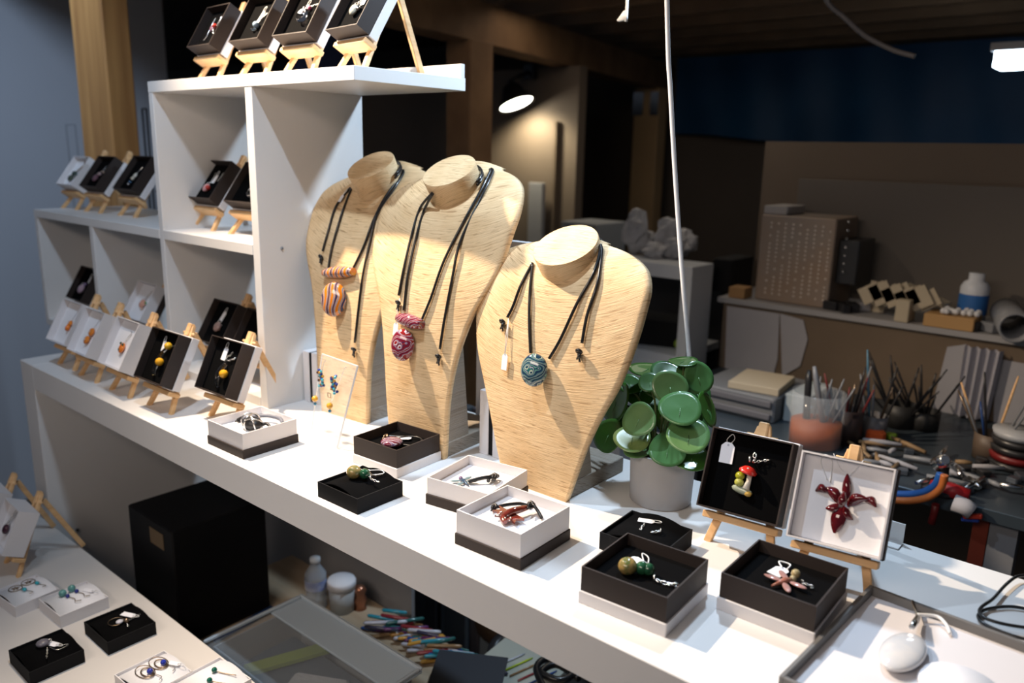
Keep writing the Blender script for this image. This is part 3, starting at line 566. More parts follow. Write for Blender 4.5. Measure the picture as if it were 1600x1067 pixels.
# ---------------------------------------------------------------- busts
def fibre(name,ca,cb):
    m=bpy.data.materials.new(name); m.use_nodes=True; nt=m.node_tree; b=nt.nodes['Principled BSDF']; b.inputs['Roughness'].default_value=.72
    tc=nt.nodes.new('ShaderNodeTexCoord'); L=nt.links.new
    def noise(sc,det,rough=.5,dist=0):
        mp=nt.nodes.new('ShaderNodeMapping'); mp.inputs['Scale'].default_value=sc; L(tc.outputs['UV'],mp.inputs[0]); n=nt.nodes.new('ShaderNodeTexNoise'); n.inputs['Scale'].default_value=1; n.inputs['Detail'].default_value=det; n.inputs['Roughness'].default_value=rough; n.inputs['Distortion'].default_value=dist; L(mp.outputs[0],n.inputs['Vector']); return n
    n1=noise((10,620,1),3,.6,.3); n2=noise((16,210,1),2,.55,.4); n3=noise((10,14,1),2)
    cr=nt.nodes.new('ShaderNodeValToRGB'); e=cr.color_ramp.elements; e[0].position=.30; e[0].color=(*cb,1); e[1].position=.56; e[1].color=(*ca,1); L(n1.outputs['Fac'],cr.inputs[0])
    cr2=nt.nodes.new('ShaderNodeValToRGB'); e=cr2.color_ramp.elements; e[0].position=.30; e[0].color=(.55,.46,.38,1); e[1].position=.42; e[1].color=(1,1,1,1); L(n2.outputs['Fac'],cr2.inputs[0])
    mx=nt.nodes.new('ShaderNodeMix'); mx.data_type='RGBA'; mx.blend_type='MULTIPLY'; mx.inputs[0].default_value=.9; L(cr.outputs[0],mx.inputs[6]); L(cr2.outputs[0],mx.inputs[7])
    cr3=nt.nodes.new('ShaderNodeValToRGB'); e=cr3.color_ramp.elements; e[0].position=.35; e[0].color=(.92,.88,.82,1); e[1].position=.6; e[1].color=(1,1,1,1); L(n3.outputs['Fac'],cr3.inputs[0])
    mx2=nt.nodes.new('ShaderNodeMix'); mx2.data_type='RGBA'; mx2.blend_type='MULTIPLY'; mx2.inputs[0].default_value=1; L(mx.outputs[2],mx2.inputs[6]); L(cr3.outputs[0],mx2.inputs[7]); L(mx2.outputs[2],b.inputs['Base Color'])
    ad=nt.nodes.new('ShaderNodeMath'); ad.operation='ADD'; L(n1.outputs['Fac'],ad.inputs[0]); L(n2.outputs['Fac'],ad.inputs[1])
    bp=nt.nodes.new('ShaderNodeBump'); bp.inputs['Strength'].default_value=.55; bp.inputs['Distance'].default_value=.0012; L(ad.outputs[0],bp.inputs['Height']); L(bp.outputs[0],b.inputs['Normal']); return m
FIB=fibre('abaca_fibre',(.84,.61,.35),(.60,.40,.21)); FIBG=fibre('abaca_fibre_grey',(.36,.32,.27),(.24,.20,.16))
def interp(tab,t):
    for i in range(len(tab)-1):
        if t<=tab[i+1][0]:
            a,b=tab[i],tab[i+1]; k=(t-a[0])/(b[0]-a[0]); p0=tab[max(i-1,0)]; p3=tab[min(i+2,len(tab)-1)]
            m0=(b[1]-p0[1])/(b[0]-p0[0])*(b[0]-a[0]); m1=(p3[1]-a[1])/(p3[0]-a[0])*(b[0]-a[0])
            return (2*k**3-3*k*k+1)*a[1]+(k**3-2*k*k+k)*m0+(-2*k**3+3*k*k)*b[1]+(k**3-k*k)*m1
    return tab[-1][1]
def setuv(o,uvs):
    me=o.data; l=me.uv_layers.new(name='UVMap')
    for lp in me.loops: l.data[lp.index].uv=uvs[lp.vertex_index]
def bust(label,cx,y0,H,tabw,neck_top,neck_r,yaw=0,lean=1.0):
    root=empty('necklace_bust',label,'bust',frame(U(cx,y0,-1),yaw),'fibre covered necklace busts')
    tw=.81; wmax=interp(tabw,tw)
    offt=[(0,0),(.25,-.004),(.5,.010),(.7,.040),(.85,.080),(1,.18)]
    NU,NV=36,60; vs=[];uv=[]
    def surf(s_,t):
        if t<=tw: w=interp(tabw,t)
        else: w=wmax*max(.10,(1-((t-tw)/(1-tw))**2.1))**.52
        y=interp(offt,t)*H/.8*lean+ (.012+.014*t)*abs(s_)**2.2*min(1,t*2.2)
        z=H*t - (.02*abs(s_)**2 if t>.9 else 0)*((t-.9)*10 if t>.9 else 0)
        return Vector((w*s_*S,y*S,z*S)), (w*s_+.5+cx, (t*H-.30*(w*s_)**2*max(0,min(1,(t-.3)*3))*3.0))
    for side in(0,1):
        for j_ in range(NV+1):
            t=1-(1-j_/NV)**1.35
            for i in range(NU+1):
                p_,u_=surf(2*i/NU-1,t)
                if side: p_=p_+Vector((0,.0085,-.002*t)); 
                vs.append(p_); uv.append(u_)
    n=NU+1; off=(NV+1)*n; fs=[]
    for j_ in range(NV):
        for i in range(NU): a=j_*n+i; fs.append([a,a+1,a+n+1,a+n]); fs.append([off+a,off+a+n,off+a+n+1,off+a+1])
        for i in(0,NU): a=j_*n+i; q_=[a,a+n,off+a+n,off+a]; fs.append(q_ if i==0 else q_[::-1])
    for i in range(NU): a=NV*n+i; fs.append([a,a+1,off+a+1,off+a]); fs.append([i+1,i,off+i,off+i+1])
    me=MB(); me.v=vs; me.f=fs; me.sm=[True]*len(fs); panel=me.build('front_panel',FIB,root); setuv(panel,uv)
    # neck
    ny,nz,ang=neck_top; ax=Vector((0,-math.sin(math.radians(ang)),math.cos(math.radians(ang)))); top=Vector((0,ny*S,nz*S)); L_=.20*S
    q_=ax.to_track_quat('Z','Y').to_matrix()
    prof=[(neck_r*1.28,-L_),(neck_r*1.10,-L_*.8),(neck_r*1.0,-L_*.6),(neck_r*.97,-L_*.3),(neck_r,-.0015),(neck_r*.985,0)]
    mb=MB().lathe([(a*S if a<1 else a,b) for a,b in prof],top,n=40,M=q_); nu=[]
    for (a,b) in prof:
        for k in range(40): nu.append((k/40*.5,b/S*1.0+.02*math.sin(k/40*6.28*2)))
    nk=mb.build('neck',FIB,root); setuv(nk,nu)
    mb=MB().lathe([(neck_r*S*.985,0),(neck_r*S*.6,.0008),(0.0001,.001)],top,n=40,M=q_)
    dk=mb.build('neck_top',FIB,root); setuv(dk,[(v.co.x/S+.3,v.co.y/S*1.0) for v in dk.data.vertices])
    # rear strut + slab
    bw=tabw[0][1]; yb=.30
    def wpt(x,y,z): return (x*S,y*S,z*S)
    strut=[(-1,.015,.045),(1,.015,.045),(1,.135,.045),(-1,.135,.045)]; tt=.62; yt=interp(offt,tt)*H/.8*lean
    a=bw*.93; st=MB().add([wpt(-a,.02,.05),wpt(a,.02,.05),wpt(a,.14,.05),wpt(-a,.14,.05),wpt(-a*1.02,yt+.02,H*tt),wpt(a*1.02,yt+.02,H*tt),wpt(a*1.02,yt+.035,H*tt),wpt(-a*1.02,yt+.035,H*tt)],[[0,3,2,1],[4,5,6,7],[0,1,5,4],[1,2,6,5],[2,3,7,6],[3,0,4,7]])
    so=st.build('rear_support',FIBG,root); setuv(so,[(v.co.x/S+.5,v.co.z/S) for v in so.data.vertices])
    sl=MB().box((0,(.02+.15)*S,.025*S),((bw*2-.012)*S,yb*S,.05*S),ch=.0015); so=sl.build('base_slab',FIBG,root); setuv(so,[(v.co.x/S*.5+.5+v.co.y/S,v.co.z/S+v.co.y/S*.4) for v in so.data.vertices])
    # collision tree in world space
    bpy.context.view_layer.update(); V=[];P=[]
    for o in (panel,nk,dk):
        b0=len(V); V+= [root.matrix_world@v.co for v in o.data.vertices]; P+=[[i+b0 for i in p.vertices] for p in o.data.polygons]
    return root, BVHTree.FromPolygons(V,P), (root.matrix_world@top, root.matrix_world.to_3x3()@ax, neck_r*S)
W_T=[(0,.124),(.3,.150),(.5,.200),(.65,.272),(.75,.288),(.84,.294)]
W_S=[(0,.121),(.12,.15),(.25,.182),(.37,.218),(.5,.262),(.63,.288),(.75,.300),(.84,.302)]
b1,t1,n1=bust('straw coloured necklace bust nearest the white shelf, with an orange swirl pendant',-2.348,1.800,.955,W_T,(.165,.940,33),.093,4,1.45)
b2,t2,n2=bust('tall straw coloured necklace bust in the middle, with a red swirl pendant',-1.893,1.752,.965,W_T,(.165,.935,33),.093,4,1.45)
b3,t3,n3=bust('short wide straw coloured necklace bust beside the plant, with a blue green pendant',-1.395,1.772,.765,W_S,(.115,.738,32),.100)
def on(tree,u,v,off):
    q=ray(u,v).normalized(); h=tree.ray_cast(CAM,q)
    if h[0] is None:
        h2=None
        for k in range(1,30):
            for du,dv in((0,k),(k,0),(-k,0),(k,k),(-k,k)):
                h2=tree.ray_cast(CAM,ray(u+du,v+dv).normalized())
                if h2[0] is not None: break
            if h2 and h2[0] is not None: break
        dist=(h2[0]-CAM).length if h2 and h2[0] is not None else .9
        return CAM+q*dist, -q
    nn=h[1] if h[1].dot(q)<0 else -h[1]
    return h[0]+nn*off, nn
def strand(tree,root,px,rr=.0019,off=.0026):
    P=[on(tree,u,v,off)[0] for u,v in px]; return MB().tube(curve_pts(P,7),rr,8).build('cord',M_['cord_black'],root)
def wknot(root,p,nn,s=.0048):
    q=nn.to_track_quat('Z','Y').to_matrix(); mb=MB()
    mb.torus(p+nn*.002,s*.6,s*.42,M=q@Matrix.Rotation(.9,3,'X'),n=12,k=7); mb.torus(p+nn*.002+Vector((.0006,0,-s*.9)),s*.55,s*.42,M=q@Matrix.Rotation(-.8,3,'Y'),n=12,k=7)
    mb.tube([p+nn*.002+Vector((0,0,-s*.8)),p+nn*.003+Vector((s*.5,0,-s*2.6))],s*.28,7); mb.tube([p+nn*.002+Vector((0,0,-s*.8)),p+nn*.003+Vector((-s*.4,0,-s*2.1))],s*.25,7)
    return mb.build('knot',M_['cord_black'],root)
def neckloop(root,nk,a0,a1,off,drop,rr=.0019):
    top,ax,rad=nk; X=Vector((1,0,0)); Y=ax.cross(X).normalized(); P=[]
    for i in range(17):
        a=math.radians(a0+(a1-a0)*i/16); P.append(top-ax*drop+(X*math.cos(a)+Y*math.sin(a))*(rad+off))
    return MB().tube(P,rr,8).build('cord',M_['cord_black'],root)
def disc(root,name,p,nn,rx,rz,th,m):
    q=nn.to_track_quat('Z','Y').to_matrix(); me=MB().sphere((0,0,0),rx,rz,th,n=28,k=14)
    o=me.build(name,m,root); o.matrix_local=Matrix.Translation(p)@q.to_4x4(); return o
# bust 3 necklace
nb=empty('cord_necklace','black cord necklace with round blue green swirl glass pendant on the short bust','necklace')
strand(t3,nb,[(935,382),(941,398),(935,443),(919,493),(911,536)]); strand(t3,nb,[(937,386),(938,397),(928,430),(903,475),(878,529),(860,560)])
strand(t3,nb,[(834,414),(830,457),(829,502),(831,552)]); strand(t3,nb,[(834,412),(816,446),(804,478),(795,496)])
neckloop(nb,n3,5,175,.003,.019); neckloop(nb,n3,2,178,.003,.023)
p_,n_=on(t3,908,549,.003); wknot(nb,p_,n_); p_,n_=on(t3,789,503,.003); wknot(nb,p_,n_)
p_,n_=on(t3,844,577,.012); n_=(n_+(CAM-p_).normalized()*.8).normalized(); disc(nb,'swirl_disc',p_,n_,.0175,.0205,.0085,M_['swirl_teal'])
def hangtag(root,tree,u,v,us,vs_,w=.0095,l=.021):
    p,nn=on(tree,u,v,.004); a,_=on(tree,us,vs_,.004); q=nn.to_track_quat('Z','Y').to_matrix()
    t=MB().prism([(-w/2,-l/2),(w/2,-l/2),(w/2,l/2-.003),(w/2-.003,l/2),(-w/2+.003,l/2),(-w/2,l/2-.003)],0,.0006,q,p).build('price_tag',M_['tag_card'],root)
    MB().tube([a,a*.5+(p+q@Vector((0,l/2-.002,.001)))*.5+Vector((.0015,0,0)),p+q@Vector((0,l/2-.002,.001))],.00045,5).build('string',M_['string'],root); MB().tube([a,a*.5+(p+q@Vector((0,l/2-.002,.001)))*.5-Vector((.0015,0,0)),p+q@Vector((0,l/2-.002,.001))],.00045,5).build('string',M_['string'],root)
hangtag(nb,t3,792,565,798,498)
nb=empty('cord_necklace','black cord necklace with red and white swirl glass pendant on the middle bust','necklace')
strand(t2,nb,[(768,266),(770,273),(755,306),(721,378),(709,432),(696,500),(689,545)]); strand(t2,nb,[(766,267),(765,273),(751,302),(730,340),(696,407),(675,466),(660,502)])
strand(t2,nb,[(677,300),(658,327),(645,369),(633,420),(625,462)]); strand(t2,nb,[(678,301),(664,331),(652,373),(639,432),(633,485)])
neckloop(nb,n2,5,175,.003,.019); neckloop(nb,n2,2,178,.003,.023)
p_,n_=on(t2,688,556,.003); wknot(nb,p_,n_); p_,n_=on(t2,626,473,.003); wknot(nb,p_,n_)
def tubebead(root,tree,u1,v1,u2,v2,rr,m):
    a,na=on(tree,u1,v1,.006); b,nb_=on(tree,u2,v2,.006); k=9
    return MB().tube([a.lerp(b,i/(k-1)) for i in range(k)],[rr*(.62+.38*math.sin(math.pi*i/(k-1))) for i in range(k)],14).build('tube_bead',m,root)
tubebead(nb,t2,627,496,664,507,.0100,M_['swirl_red']); p_,n_=on(t2,638,538,.011); disc(nb,'swirl_disc',p_,(n_+(CAM-p_).normalized()*.8).normalized(),.0175,.0225,.0085,M_['swirl_red'])
hangtag(nb,t2,622,514,628,466,.010,.018)
nb=empty('cord_necklace','black cord necklace with orange and grey swirl glass pendant on the bust by the shelf','necklace')
strand(t1,nb,[(631,268),(630,275),(616,298),(591,335),(580,378),(567,441),(556,535)]); strand(t1,nb,[(630,268),(627,277),(603,310),(584,348),(570,386),(553,421)])
strand(t1,nb,[(549,295),(527,323),(515,361),(506,393)]); strand(t1,nb,[(550,297),(536,335),(521,386),(515,420)])
neckloop(nb,n1,5,175,.003,.019); neckloop(nb,n1,2,178,.003,.023)
p_,n_=on(t1,556,545,.003); wknot(nb,p_,n_); p_,n_=on(t1,505,402,.003); wknot(nb,p_,n_)
tubebead(nb,t1,511,427,557,425,.0095,M_['swirl_orange']); p_,n_=on(t1,530,468,.011); disc(nb,'swirl_disc',p_,(n_+(CAM-p_).normalized()*.8).normalized(),.0215,.0270,.0090,M_['swirl_orange'])
hangtag(nb,t1,536,312,546,297,.007,.014)
# ---------------------------------------------------------------- upright boxes behind the busts
def upright_box(label,x,y,w,h,dd):
    o=empty('upright_box',label,'box',U(x,y,-1))
    MB().slab((0,-dd/2,0),(w*.42,dd/2,h),ch=.001).build('lid_base',M_['white_card'],o); MB().slab((w*.42,-dd/2+.0015,.0015),(w*.62,dd/2-.0015,h-.0015)).build('tray',M_['black_card'],o); MB().slab((w*.62,-dd/2,0),(w,dd/2,h),ch=.001).build('lid_top',M_['white_card'],o); return o
q=onz(752,708,CT); upright_box('white upright box with a black band behind the short bust',q.x/S-.01,q.y/S+YO+.10,.040,.094,.085)
q=onz(483,628,CT); upright_box('white upright box with a black band between shelf and first bust',q.x/S-.03,q.y/S+YO+.10,.038,.088,.085)
# tall white acrylic panel in the gap between the busts
q0=ony(746,612,yU(2.12)); q1=ony(800,376,yU(2.12))
tag(MB().slab((q0.x,yU(2.11),CT),(q0.x+.10,yU(2.14),q1.z),ch=.001).build('tall_white_card',M_['white_card']),'tall white card standing upright in the gap between the two right busts','card')
# acrylic earring stand
q=onz(537,700,CT); q2=onz(492,628,CT); 
ea=empty('earring_stand','clear acrylic stand holding a pair of beaded earrings before the first bust','stand')
P0=onz(487,670,CT+.001); P1=onz(527,700,CT+.001); A0=ony(503.5,553,P0.y+.018); A1=ony(559,572,P1.y+.018)
def sheet(pts,th,nrm): pts=[Vector(p) for p in pts]; nn=Vector(nrm).normalized()*th; return MB().add(pts+[p+nn for p in pts],[[0,1,2,3],[7,6,5,4],[0,4,5,1],[1,5,6,2],[2,6,7,3],[3,7,4,0]])
nv=(P1-P0).cross(A0-P0).normalized(); 
sheet([P0,P1,A1,A0],.0016,nv).build('upright_sheet',M_['clear_plastic'],ea)
edge=mat('acrylic_edge',(.80,.82,.86),.15,alpha=.75); MB().bar(P1,A1,.0018,.0022).build('polished_edge',edge,ea); MB().bar(A0,A1,.0016,.0016).build('polished_edge',edge,ea); MB().bar(P0,A0,.0012,.0012).build('polished_edge',edge,ea)
sheet([P0,P1,P1+Vector((-.0,.055,0)),P0+Vector((0,.055,0))],.0016,(0,0,1)).build('foot_sheet',M_['clear_plastic'],ea)
def bead_earring(label,u0,v0,u1,v1,mid):
    base=(P0-A0).normalized(); nn=nv if nv.dot(CAM-P0)>0 else -nv
    def pl(u,v):
        q=ray(u,v); t=(P0-CAM).dot(nn)/q.dot(nn); return CAM+q*t+nn*.004
    j=empty('bead_earring',label,'earring'); a=pl(u0,v0); b=pl(u1,v1)
    MB().tube(curve_pts([a+Vector((.004,0,.001)),a,a.lerp(b,.25),b],4),.0005,5).build('wire_hook',M_['silver'],j)
    cols=[(.02,.05,.35),(.05,.42,.55),(.60,.32,.03),(.12,.06,.03),(.02,.04,.25)]
    c0=pl(*mid)
    for k in range(22):
        kk=k/22; c=c0+Vector((random.uniform(-.006,.006),random.uniform(-.003,.001),.013-.026*kk)); MB().sphere(c,.0024,n=7,k=5).build('small_bead',cm(cols[k%5]),j)
    if 'right' in label:
        e=b+Vector((0,0,.016)); MB().torus(e,.0048,.0006,M=Matrix.Rotation(math.pi/2,3,'X')@Matrix.Rotation(math.pi/4,3,'Z'),n=4,k=5).build('square_link',M_['bronze'],j)
    MB().sphere(b,.0048).build('amber_bead',cm((.75,.38,.03)),j); MB().sphere(b+Vector((0,0,-.008)),.0026).build('blue_bead',cm((.03,.22,.40)),j)
bead_earring('left beaded earring in blue and amber on the clear stand',511,565,496,623,(506,592))
bead_earring('right beaded earring with square link on the clear stand',543,575,519,634,(527,601))
# ---------------------------------------------------------------- plant
pc=U(-1.082,1.985,-1)
pot=empty('plant_pot','grey cement pot holding the round-leaved plant','pot',pc)
conc=mat('cement',(.42,.41,.41),.8,var=.12,vscale=18,bump=.15,bscale=120)
MB().lathe([(0.0001,0),(.036,0),(.038,.002),(.0405,.064),(.0405,.066),(.0365,.066),(.035,.050),(.0001,.050)],n=40).build('cement_body',conc,pot)
MB().lathe([(.0001,.056),(.035,.054)],n=24).build('soil',mat('soil',(.03,.02,.014),.95,bump=1,bscale=60),pot)
pl_=empty('round_leaf_plant','potted plant with round glossy green coin-shaped leaves','plant',pc+Vector((0,0,.054)))
bpy.context.view_layer.update()
def leafmat(name,ca,cb):
    m=mat(name,ca,.30,col2=cb,vscale=30,coat=.35); b=m.node_tree.nodes['Principled BSDF']; b.inputs['Subsurface Weight'].default_value=.0
    return m
LM=[leafmat('leaf_green',(.085,.215,.070),(.060,.165,.045)),leafmat('leaf_light',(.14,.27,.10),(.09,.21,.065)),leafmat('leaf_dark',(.045,.15,.018),(.03,.11,.014)),leafmat('leaf_yellow',(.34,.42,.14),(.16,.28,.08))]
stem_m=mat('leaf_stem',(.12,.16,.05),.5)
def leaf(u,v,rx,ry,y,k,tw=0.0,face=None):
    c=ony(u,v,yU(y)); sc_=(c-CAM).dot(Vector(MR[2]))/FPX; R0=max(rx,ry)*sc_
    view=(CAM-c).normalized(); R0*=1.06; ratio=min(.98,min(rx,ry)/max(rx,ry))
    tilt=math.acos(ratio)
    # tilt about vertical image axis when narrow, about horizontal axis when flat
    right=Vector(MR[0]).normalized(); up=-Vector(MR[1]).normalized()
    sgn=1 if (u<1030) else -1
    nrm=(view*math.cos(tilt) + ((-right*sgn) if rx<ry else up)*math.sin(tilt)).normalized()
    nrm=(nrm+Vector((0,0,.30))).normalized()
    if face: nrm=(nrm+Vector(face)).normalized()
    X=nrm.cross(Vector((0,0,1)) if abs(nrm.z)<.95 else Vector((0,1,0))).normalized(); Y=nrm.cross(X).normalized()
    mb=MB(); n=28; vs=[];
    for ring in range(0,6):
        rr=ring/5
        for i in range(n):
            a=2*math.pi*i/n+tw; w_=1+.035*math.sin(3*a+u)+.03*math.sin(2*a+v)
            vs.append(c+(X*math.cos(a)*w_+Y*math.sin(a)*w_)*R0*rr+nrm*R0*(.03*(1-rr*rr)*-1+.035*rr*math.sin(2*a+u)+ (.012*rr if ring==5 else 0)))
    fs=[]
    for ring in range(1,5+1):
        for i in range(n):
            a=(ring-1)*n+i;b=(ring-1)*n+(i+1)%n; fs.append([a,b,b+n,a+n])
    m0=len(vs); th=nrm*.0008
    vs2=vs+[p-th for p in vs]; fs2=fs+[[q[3]+m0,q[2]+m0,q[1]+m0,q[0]+m0] for q in fs]
    for i in range(n): a=5*n+i;b=5*n+(i+1)%n; fs2.append([a,b,b+m0,a+m0])
    mb.add(vs2,fs2,True); lo=part(mb,'leaf',LM[k],pl_)
    att=c-nrm*(R0*.03)+Y*0; v1=part(MB().tube([att+nrm*.0002,att+nrm*.0007+Y*R0*.5],[.0006,.0002],5),'vein',LM[1],pl_)
    root_=pc+Vector((random.uniform(-.012,.012),random.uniform(-.012,.012),.054)); mid=(att*.55+root_*.45)+Vector((0,.006,.012)); 
    part(MB().tube(curve_pts([att-nrm*.001,att-nrm*.010,mid,root_],5),.0013,6),'stalk',stem_m,pl_)
for a_ in [(1068,564,22,7,2.03,2),(1013,576,30,9,2.08,2),(1092,590,22,25,2.02,0),(1072,582,15,14,2.04,0),(1106,640,14,27,2.0,2),(962,628,14,31,2.04,2),(1000,615,22,20,2.09,2),(985,600,18,16,2.08,2),
           (1016,597,18,16,1.95,0),(1047,605,26,27,1.92,1),(1063,637,31,28,1.885,0),(1081,716,27,19,1.93,2),(1076,680,31,29,1.87,1),(950,680,18,27,1.98,2),(988,684,28,21,1.885,3),(998,655,22,27,1.865,1),(1043,702,28,27,1.89,0),(995,704,20,10,1.90,1),(1030,600,26,24,2.12,2),(1090,616,20,24,2.08,0),(972,655,20,24,2.05,2),(1010,690,22,20,2.0,2),(1060,705,22,18,2.0,2),(1040,580,22,18,2.05,0),(1085,650,24,24,1.98,0),(1020,640,30,26,2.10,2),(1055,655,28,28,2.10,2)]:
    leaf(*a_)
# ---------------------------------------------------------------- right end of the counter
q=onz(1411,850,CT); hb=empty('acrylic_holder','small empty white L-shaped holder at the back edge of the counter','holder')
w_=.026; MB().slab((q.x-w_,q.y-.002,CT+.0005),(q.x,q.y,CT+.024)).build('upright',wb,hb); MB().slab((q.x-w_,q.y-.020,CT+.0005),(q.x,q.y-.002,CT+.002)).build('foot',wb,hb)
# tray
TY=frame(U(-.4426,1.8496,-1)+Vector((0,0,0)),-3)
tr=empty('display_tray','shallow white tray with dark grey rim at the right front of the counter','tray',TY)
rimm=mat('grey_rim',(.16,.155,.15),.6)
TW,TD,TH=.34,.20,.012
MB().slab((0,-TD,.0005),(TW,0,.003)).build('white_floor',mat('tray_paper',(.72,.70,.72),.7),tr)
for nm,a,b in [('rim',(0,-TD,0),(.004,0,TH)),('rim',(TW-.004,-TD,0),(TW,0,TH)),('rim',(.004,-.004,0),(TW-.004,0,TH)),('rim',(.004,-TD,0),(TW-.004,-TD+.004,TH))]:
    MB().slab(a,b,ch=.0006).build('rim',rimm,tr)
j=empty('glass_pendant','large milky shell glass pendant on a silver clasp in the grey-rimmed tray','pendant',TY@frame((.060,-.050,.004)))
bpy.context.view_layer.update()
MB().sphere((0.0,-.040,.006),.017,.034,.006,n=28,k=12).build('shell_disc',mat('pearl_glass',(.74,.72,.71),.12,coat=.8,col2=(.60,.63,.68),vscale=60),j)
MB().tube([(-.004,-.006,.012),(-.006,.010,.008),(-.008,.026,.006)],[.0026,.0032,.0024],8).build('clasp',M_['silver'],j); cord(j,[(-.008,.026,.006),(-.014,.038,.006),(-.020,.048,.008)],.0016,'silver','fastener')
cord(j,[(-.010,.030,.006),(.004,.040,.006),(.014,.034,.005),(.020,.026,.002)],.0016,'string','white_loop')
q=onz(1500,1075,CT+.004); tag(MB().lathe([(.0001,0),(.032,0),(.030,.003),(.0001,.005)],q,n=32).build('paper_disc',M_['tag_card']),'large round white disc lying in the tray at the bottom edge','disc')
def wirecurve(name,px,z,rr,m,label,cat,dz=0):
    P=[onz(u,v,CT+z+ (dz*k_ if dz else 0)) for k_,(u,v) in enumerate(px)]; return tag(MB().tube(curve_pts(P,8),rr,8).build(name,m),label,cat)
wirecurve('black_cable',[(1640,960),(1585,948),(1545,951),(1529,960),(1534,972),(1560,985),(1600,998),(1640,1004)],.003,.0016,M_['cord_black'],'black cable looping over the right end of the counter','cable')
wirecurve('power_lead',[(1605,899),(1588,901),(1570,915),(1552,935),(1534,948),(1531,958),(1545,968),(1580,977),(1640,985)],.007,.0016,M_['cord_black'],'black cord running off the right rear corner onto the cable loop','cord')
# hanging cords
P=[ony(u,v,yU(2.19)) for u,v in [(1032,-700),(1042,0),(1048,150),(1056,290),(1066,430),(1077,560),(1080,640)]]
tag(MB().tube(curve_pts(P,8),.0029,10).build('white_cable',mat('white_cable',(.8,.8,.82),.4)),'thick white cable hanging from the ceiling behind the plant','cable')
P=[ony(u,v,yU(2.6)) for u,v in [(992,-420),(980,0),(976,18),(972,26)]]
wc=empty('frayed_cord','short white cord end with frayed tip hanging at the top','cord'); MB().tube(curve_pts(P,6),.0022,8).build('cord',M_['string'],wc)
for k in range(4): MB().tube([P[-2],P[-1]+Vector((.004*(k-1.5),0,-.006))],[.002,.003],6).build('strand',M_['string'],wc)
P=[ony(u,v,yU(4.0)) for u,v in [(1270,-60),(1291,0),(1320,28),(1352,56),(1395,78),(1430,88)]]
tag(MB().tube(curve_pts(P,6),.005,8).build('grey_wire',mat('grey_wire',(.12,.11,.11),.6)),'thin grey wire sagging below the ceiling joists','wire')
ORD=['first','second','third','fourth','fifth','sixth','seventh','eighth','ninth','tenth','eleventh','twelfth']
# ---------------------------------------------------------------- posts, beam, joists
def wood_post(label,x0,y0,x1,y1,z1,m='oak',cat='post'):
    return tag(MB().slab((x0*S,yU(y0),0),(x1*S,yU(y1),z1),ch=.004).build('wooden_post',M_[m]),label,cat)
wood_post('broad orange-brown oak post behind the low shelf by the left wall',-5.68,2.30,-5.24,2.47,2.4)
zb=zU(.75)
def onbeam(y): return -3.8-.215*(y-2.5)
a=Vector((onbeam(2.3)*S,yU(2.3),zb+.06)); b=Vector((onbeam(8.9)*S,yU(8.9),zb+.06))
tag(MB().bar(a,b,.09,.12,ch=.003).build('ceiling_beam',M_['beam_wood']),'long brown wooden beam running back under the ceiling joists','beam')
x_=onbeam(4.4); wood_post('brown wooden post behind the end of the top shelf board',x_-.10,4.3,x_+.14,4.55,zb+.002,'beam_wood')
x_=onbeam(8.55); po=empty('wooden_post','pale far post under the far end of the beam with metal bracket','post',(x_*S,yU(8.55),0))
bpy.context.view_layer.update()
part(MB().slab((x_*S-.075,yU(8.4),0),(x_*S+.065,yU(8.6),zb),ch=.004),'shaft',mat('pale_timber',(.50,.33,.17),.7,var=.2,vscale=3),po)
part(MB().slab((x_*S-.078,yU(8.4)-.006,zb-.13),(x_*S-.02,yU(8.4)-.002,zb-.02)),'bracket',M_['silver'],po); part(MB().slab((x_*S+.02,yU(8.4)-.006,zb-.13),(x_*S+.064,yU(8.4)-.002,zb-.02)),'bracket',M_['silver'],po)
jo=None
for k,y in enumerate([3.2+.62*i for i in range(10)]):
    if jo is None:
        jo=MB().slab((-5.6*S,yU(3.2),zc),(3.5,yU(3.2)+.05,zc+.158),ch=.002).build('ceiling_joist',M_['joist_wood'],base=(-1,yU(3.2),zc)); o=jo
    else:
        o=jo.copy(); C.objects.link(o); o.location.y=yU(y)
    tag(o,ORD[k]+' wooden ceiling joist counting from the camera','joist','ceiling joists')
# blue tarp
def tarp(u,v):
    x=-4.95+u*8; zt=zU(1.10); zbm=zU(.25-.13*math.sin(min(1,u*2.2)*math.pi/2)+.012*math.sin(u*30))
    return Vector((x*S,yU(8.75)+.018*math.sin(u*31+1.5*v)*(.3+.7*v)+.006*math.sin(u*83+2-2*v),zt+(zbm-zt)*v))
mb=MB().grid(tarp,160,8); mb.grid(lambda u,v: tarp(1-u,v)+Vector((0,.003,0)),160,8); tag(mb.build('tarpaulin',M_['tarp_blue']),'dark blue tarpaulin hanging across the back wall','tarpaulin')
# LED panel at the top right
lp=empty('ceiling_light','bright white rectangular panel light at the far upper right','light',ony(1600,91,yU(6.0)))
q=ony(1562,84,yU(6.0)); q2=ony(1680,100,yU(6.0))
bpy.context.view_layer.update()
part(MB().slab((q.x,yU(5.85),q2.z-.005),(q2.x,yU(6.1),q.z),ch=.001),'lit_panel',mat('light_panel',(1,1,1),.5,emit=((.75,.88,1.0),13)),lp)
part(MB().slab((q.x-.01,yU(5.83),q.z+.0005),(q2.x+.01,yU(6.12),q.z+.02)),'housing',M_['grey_plastic'],lp)
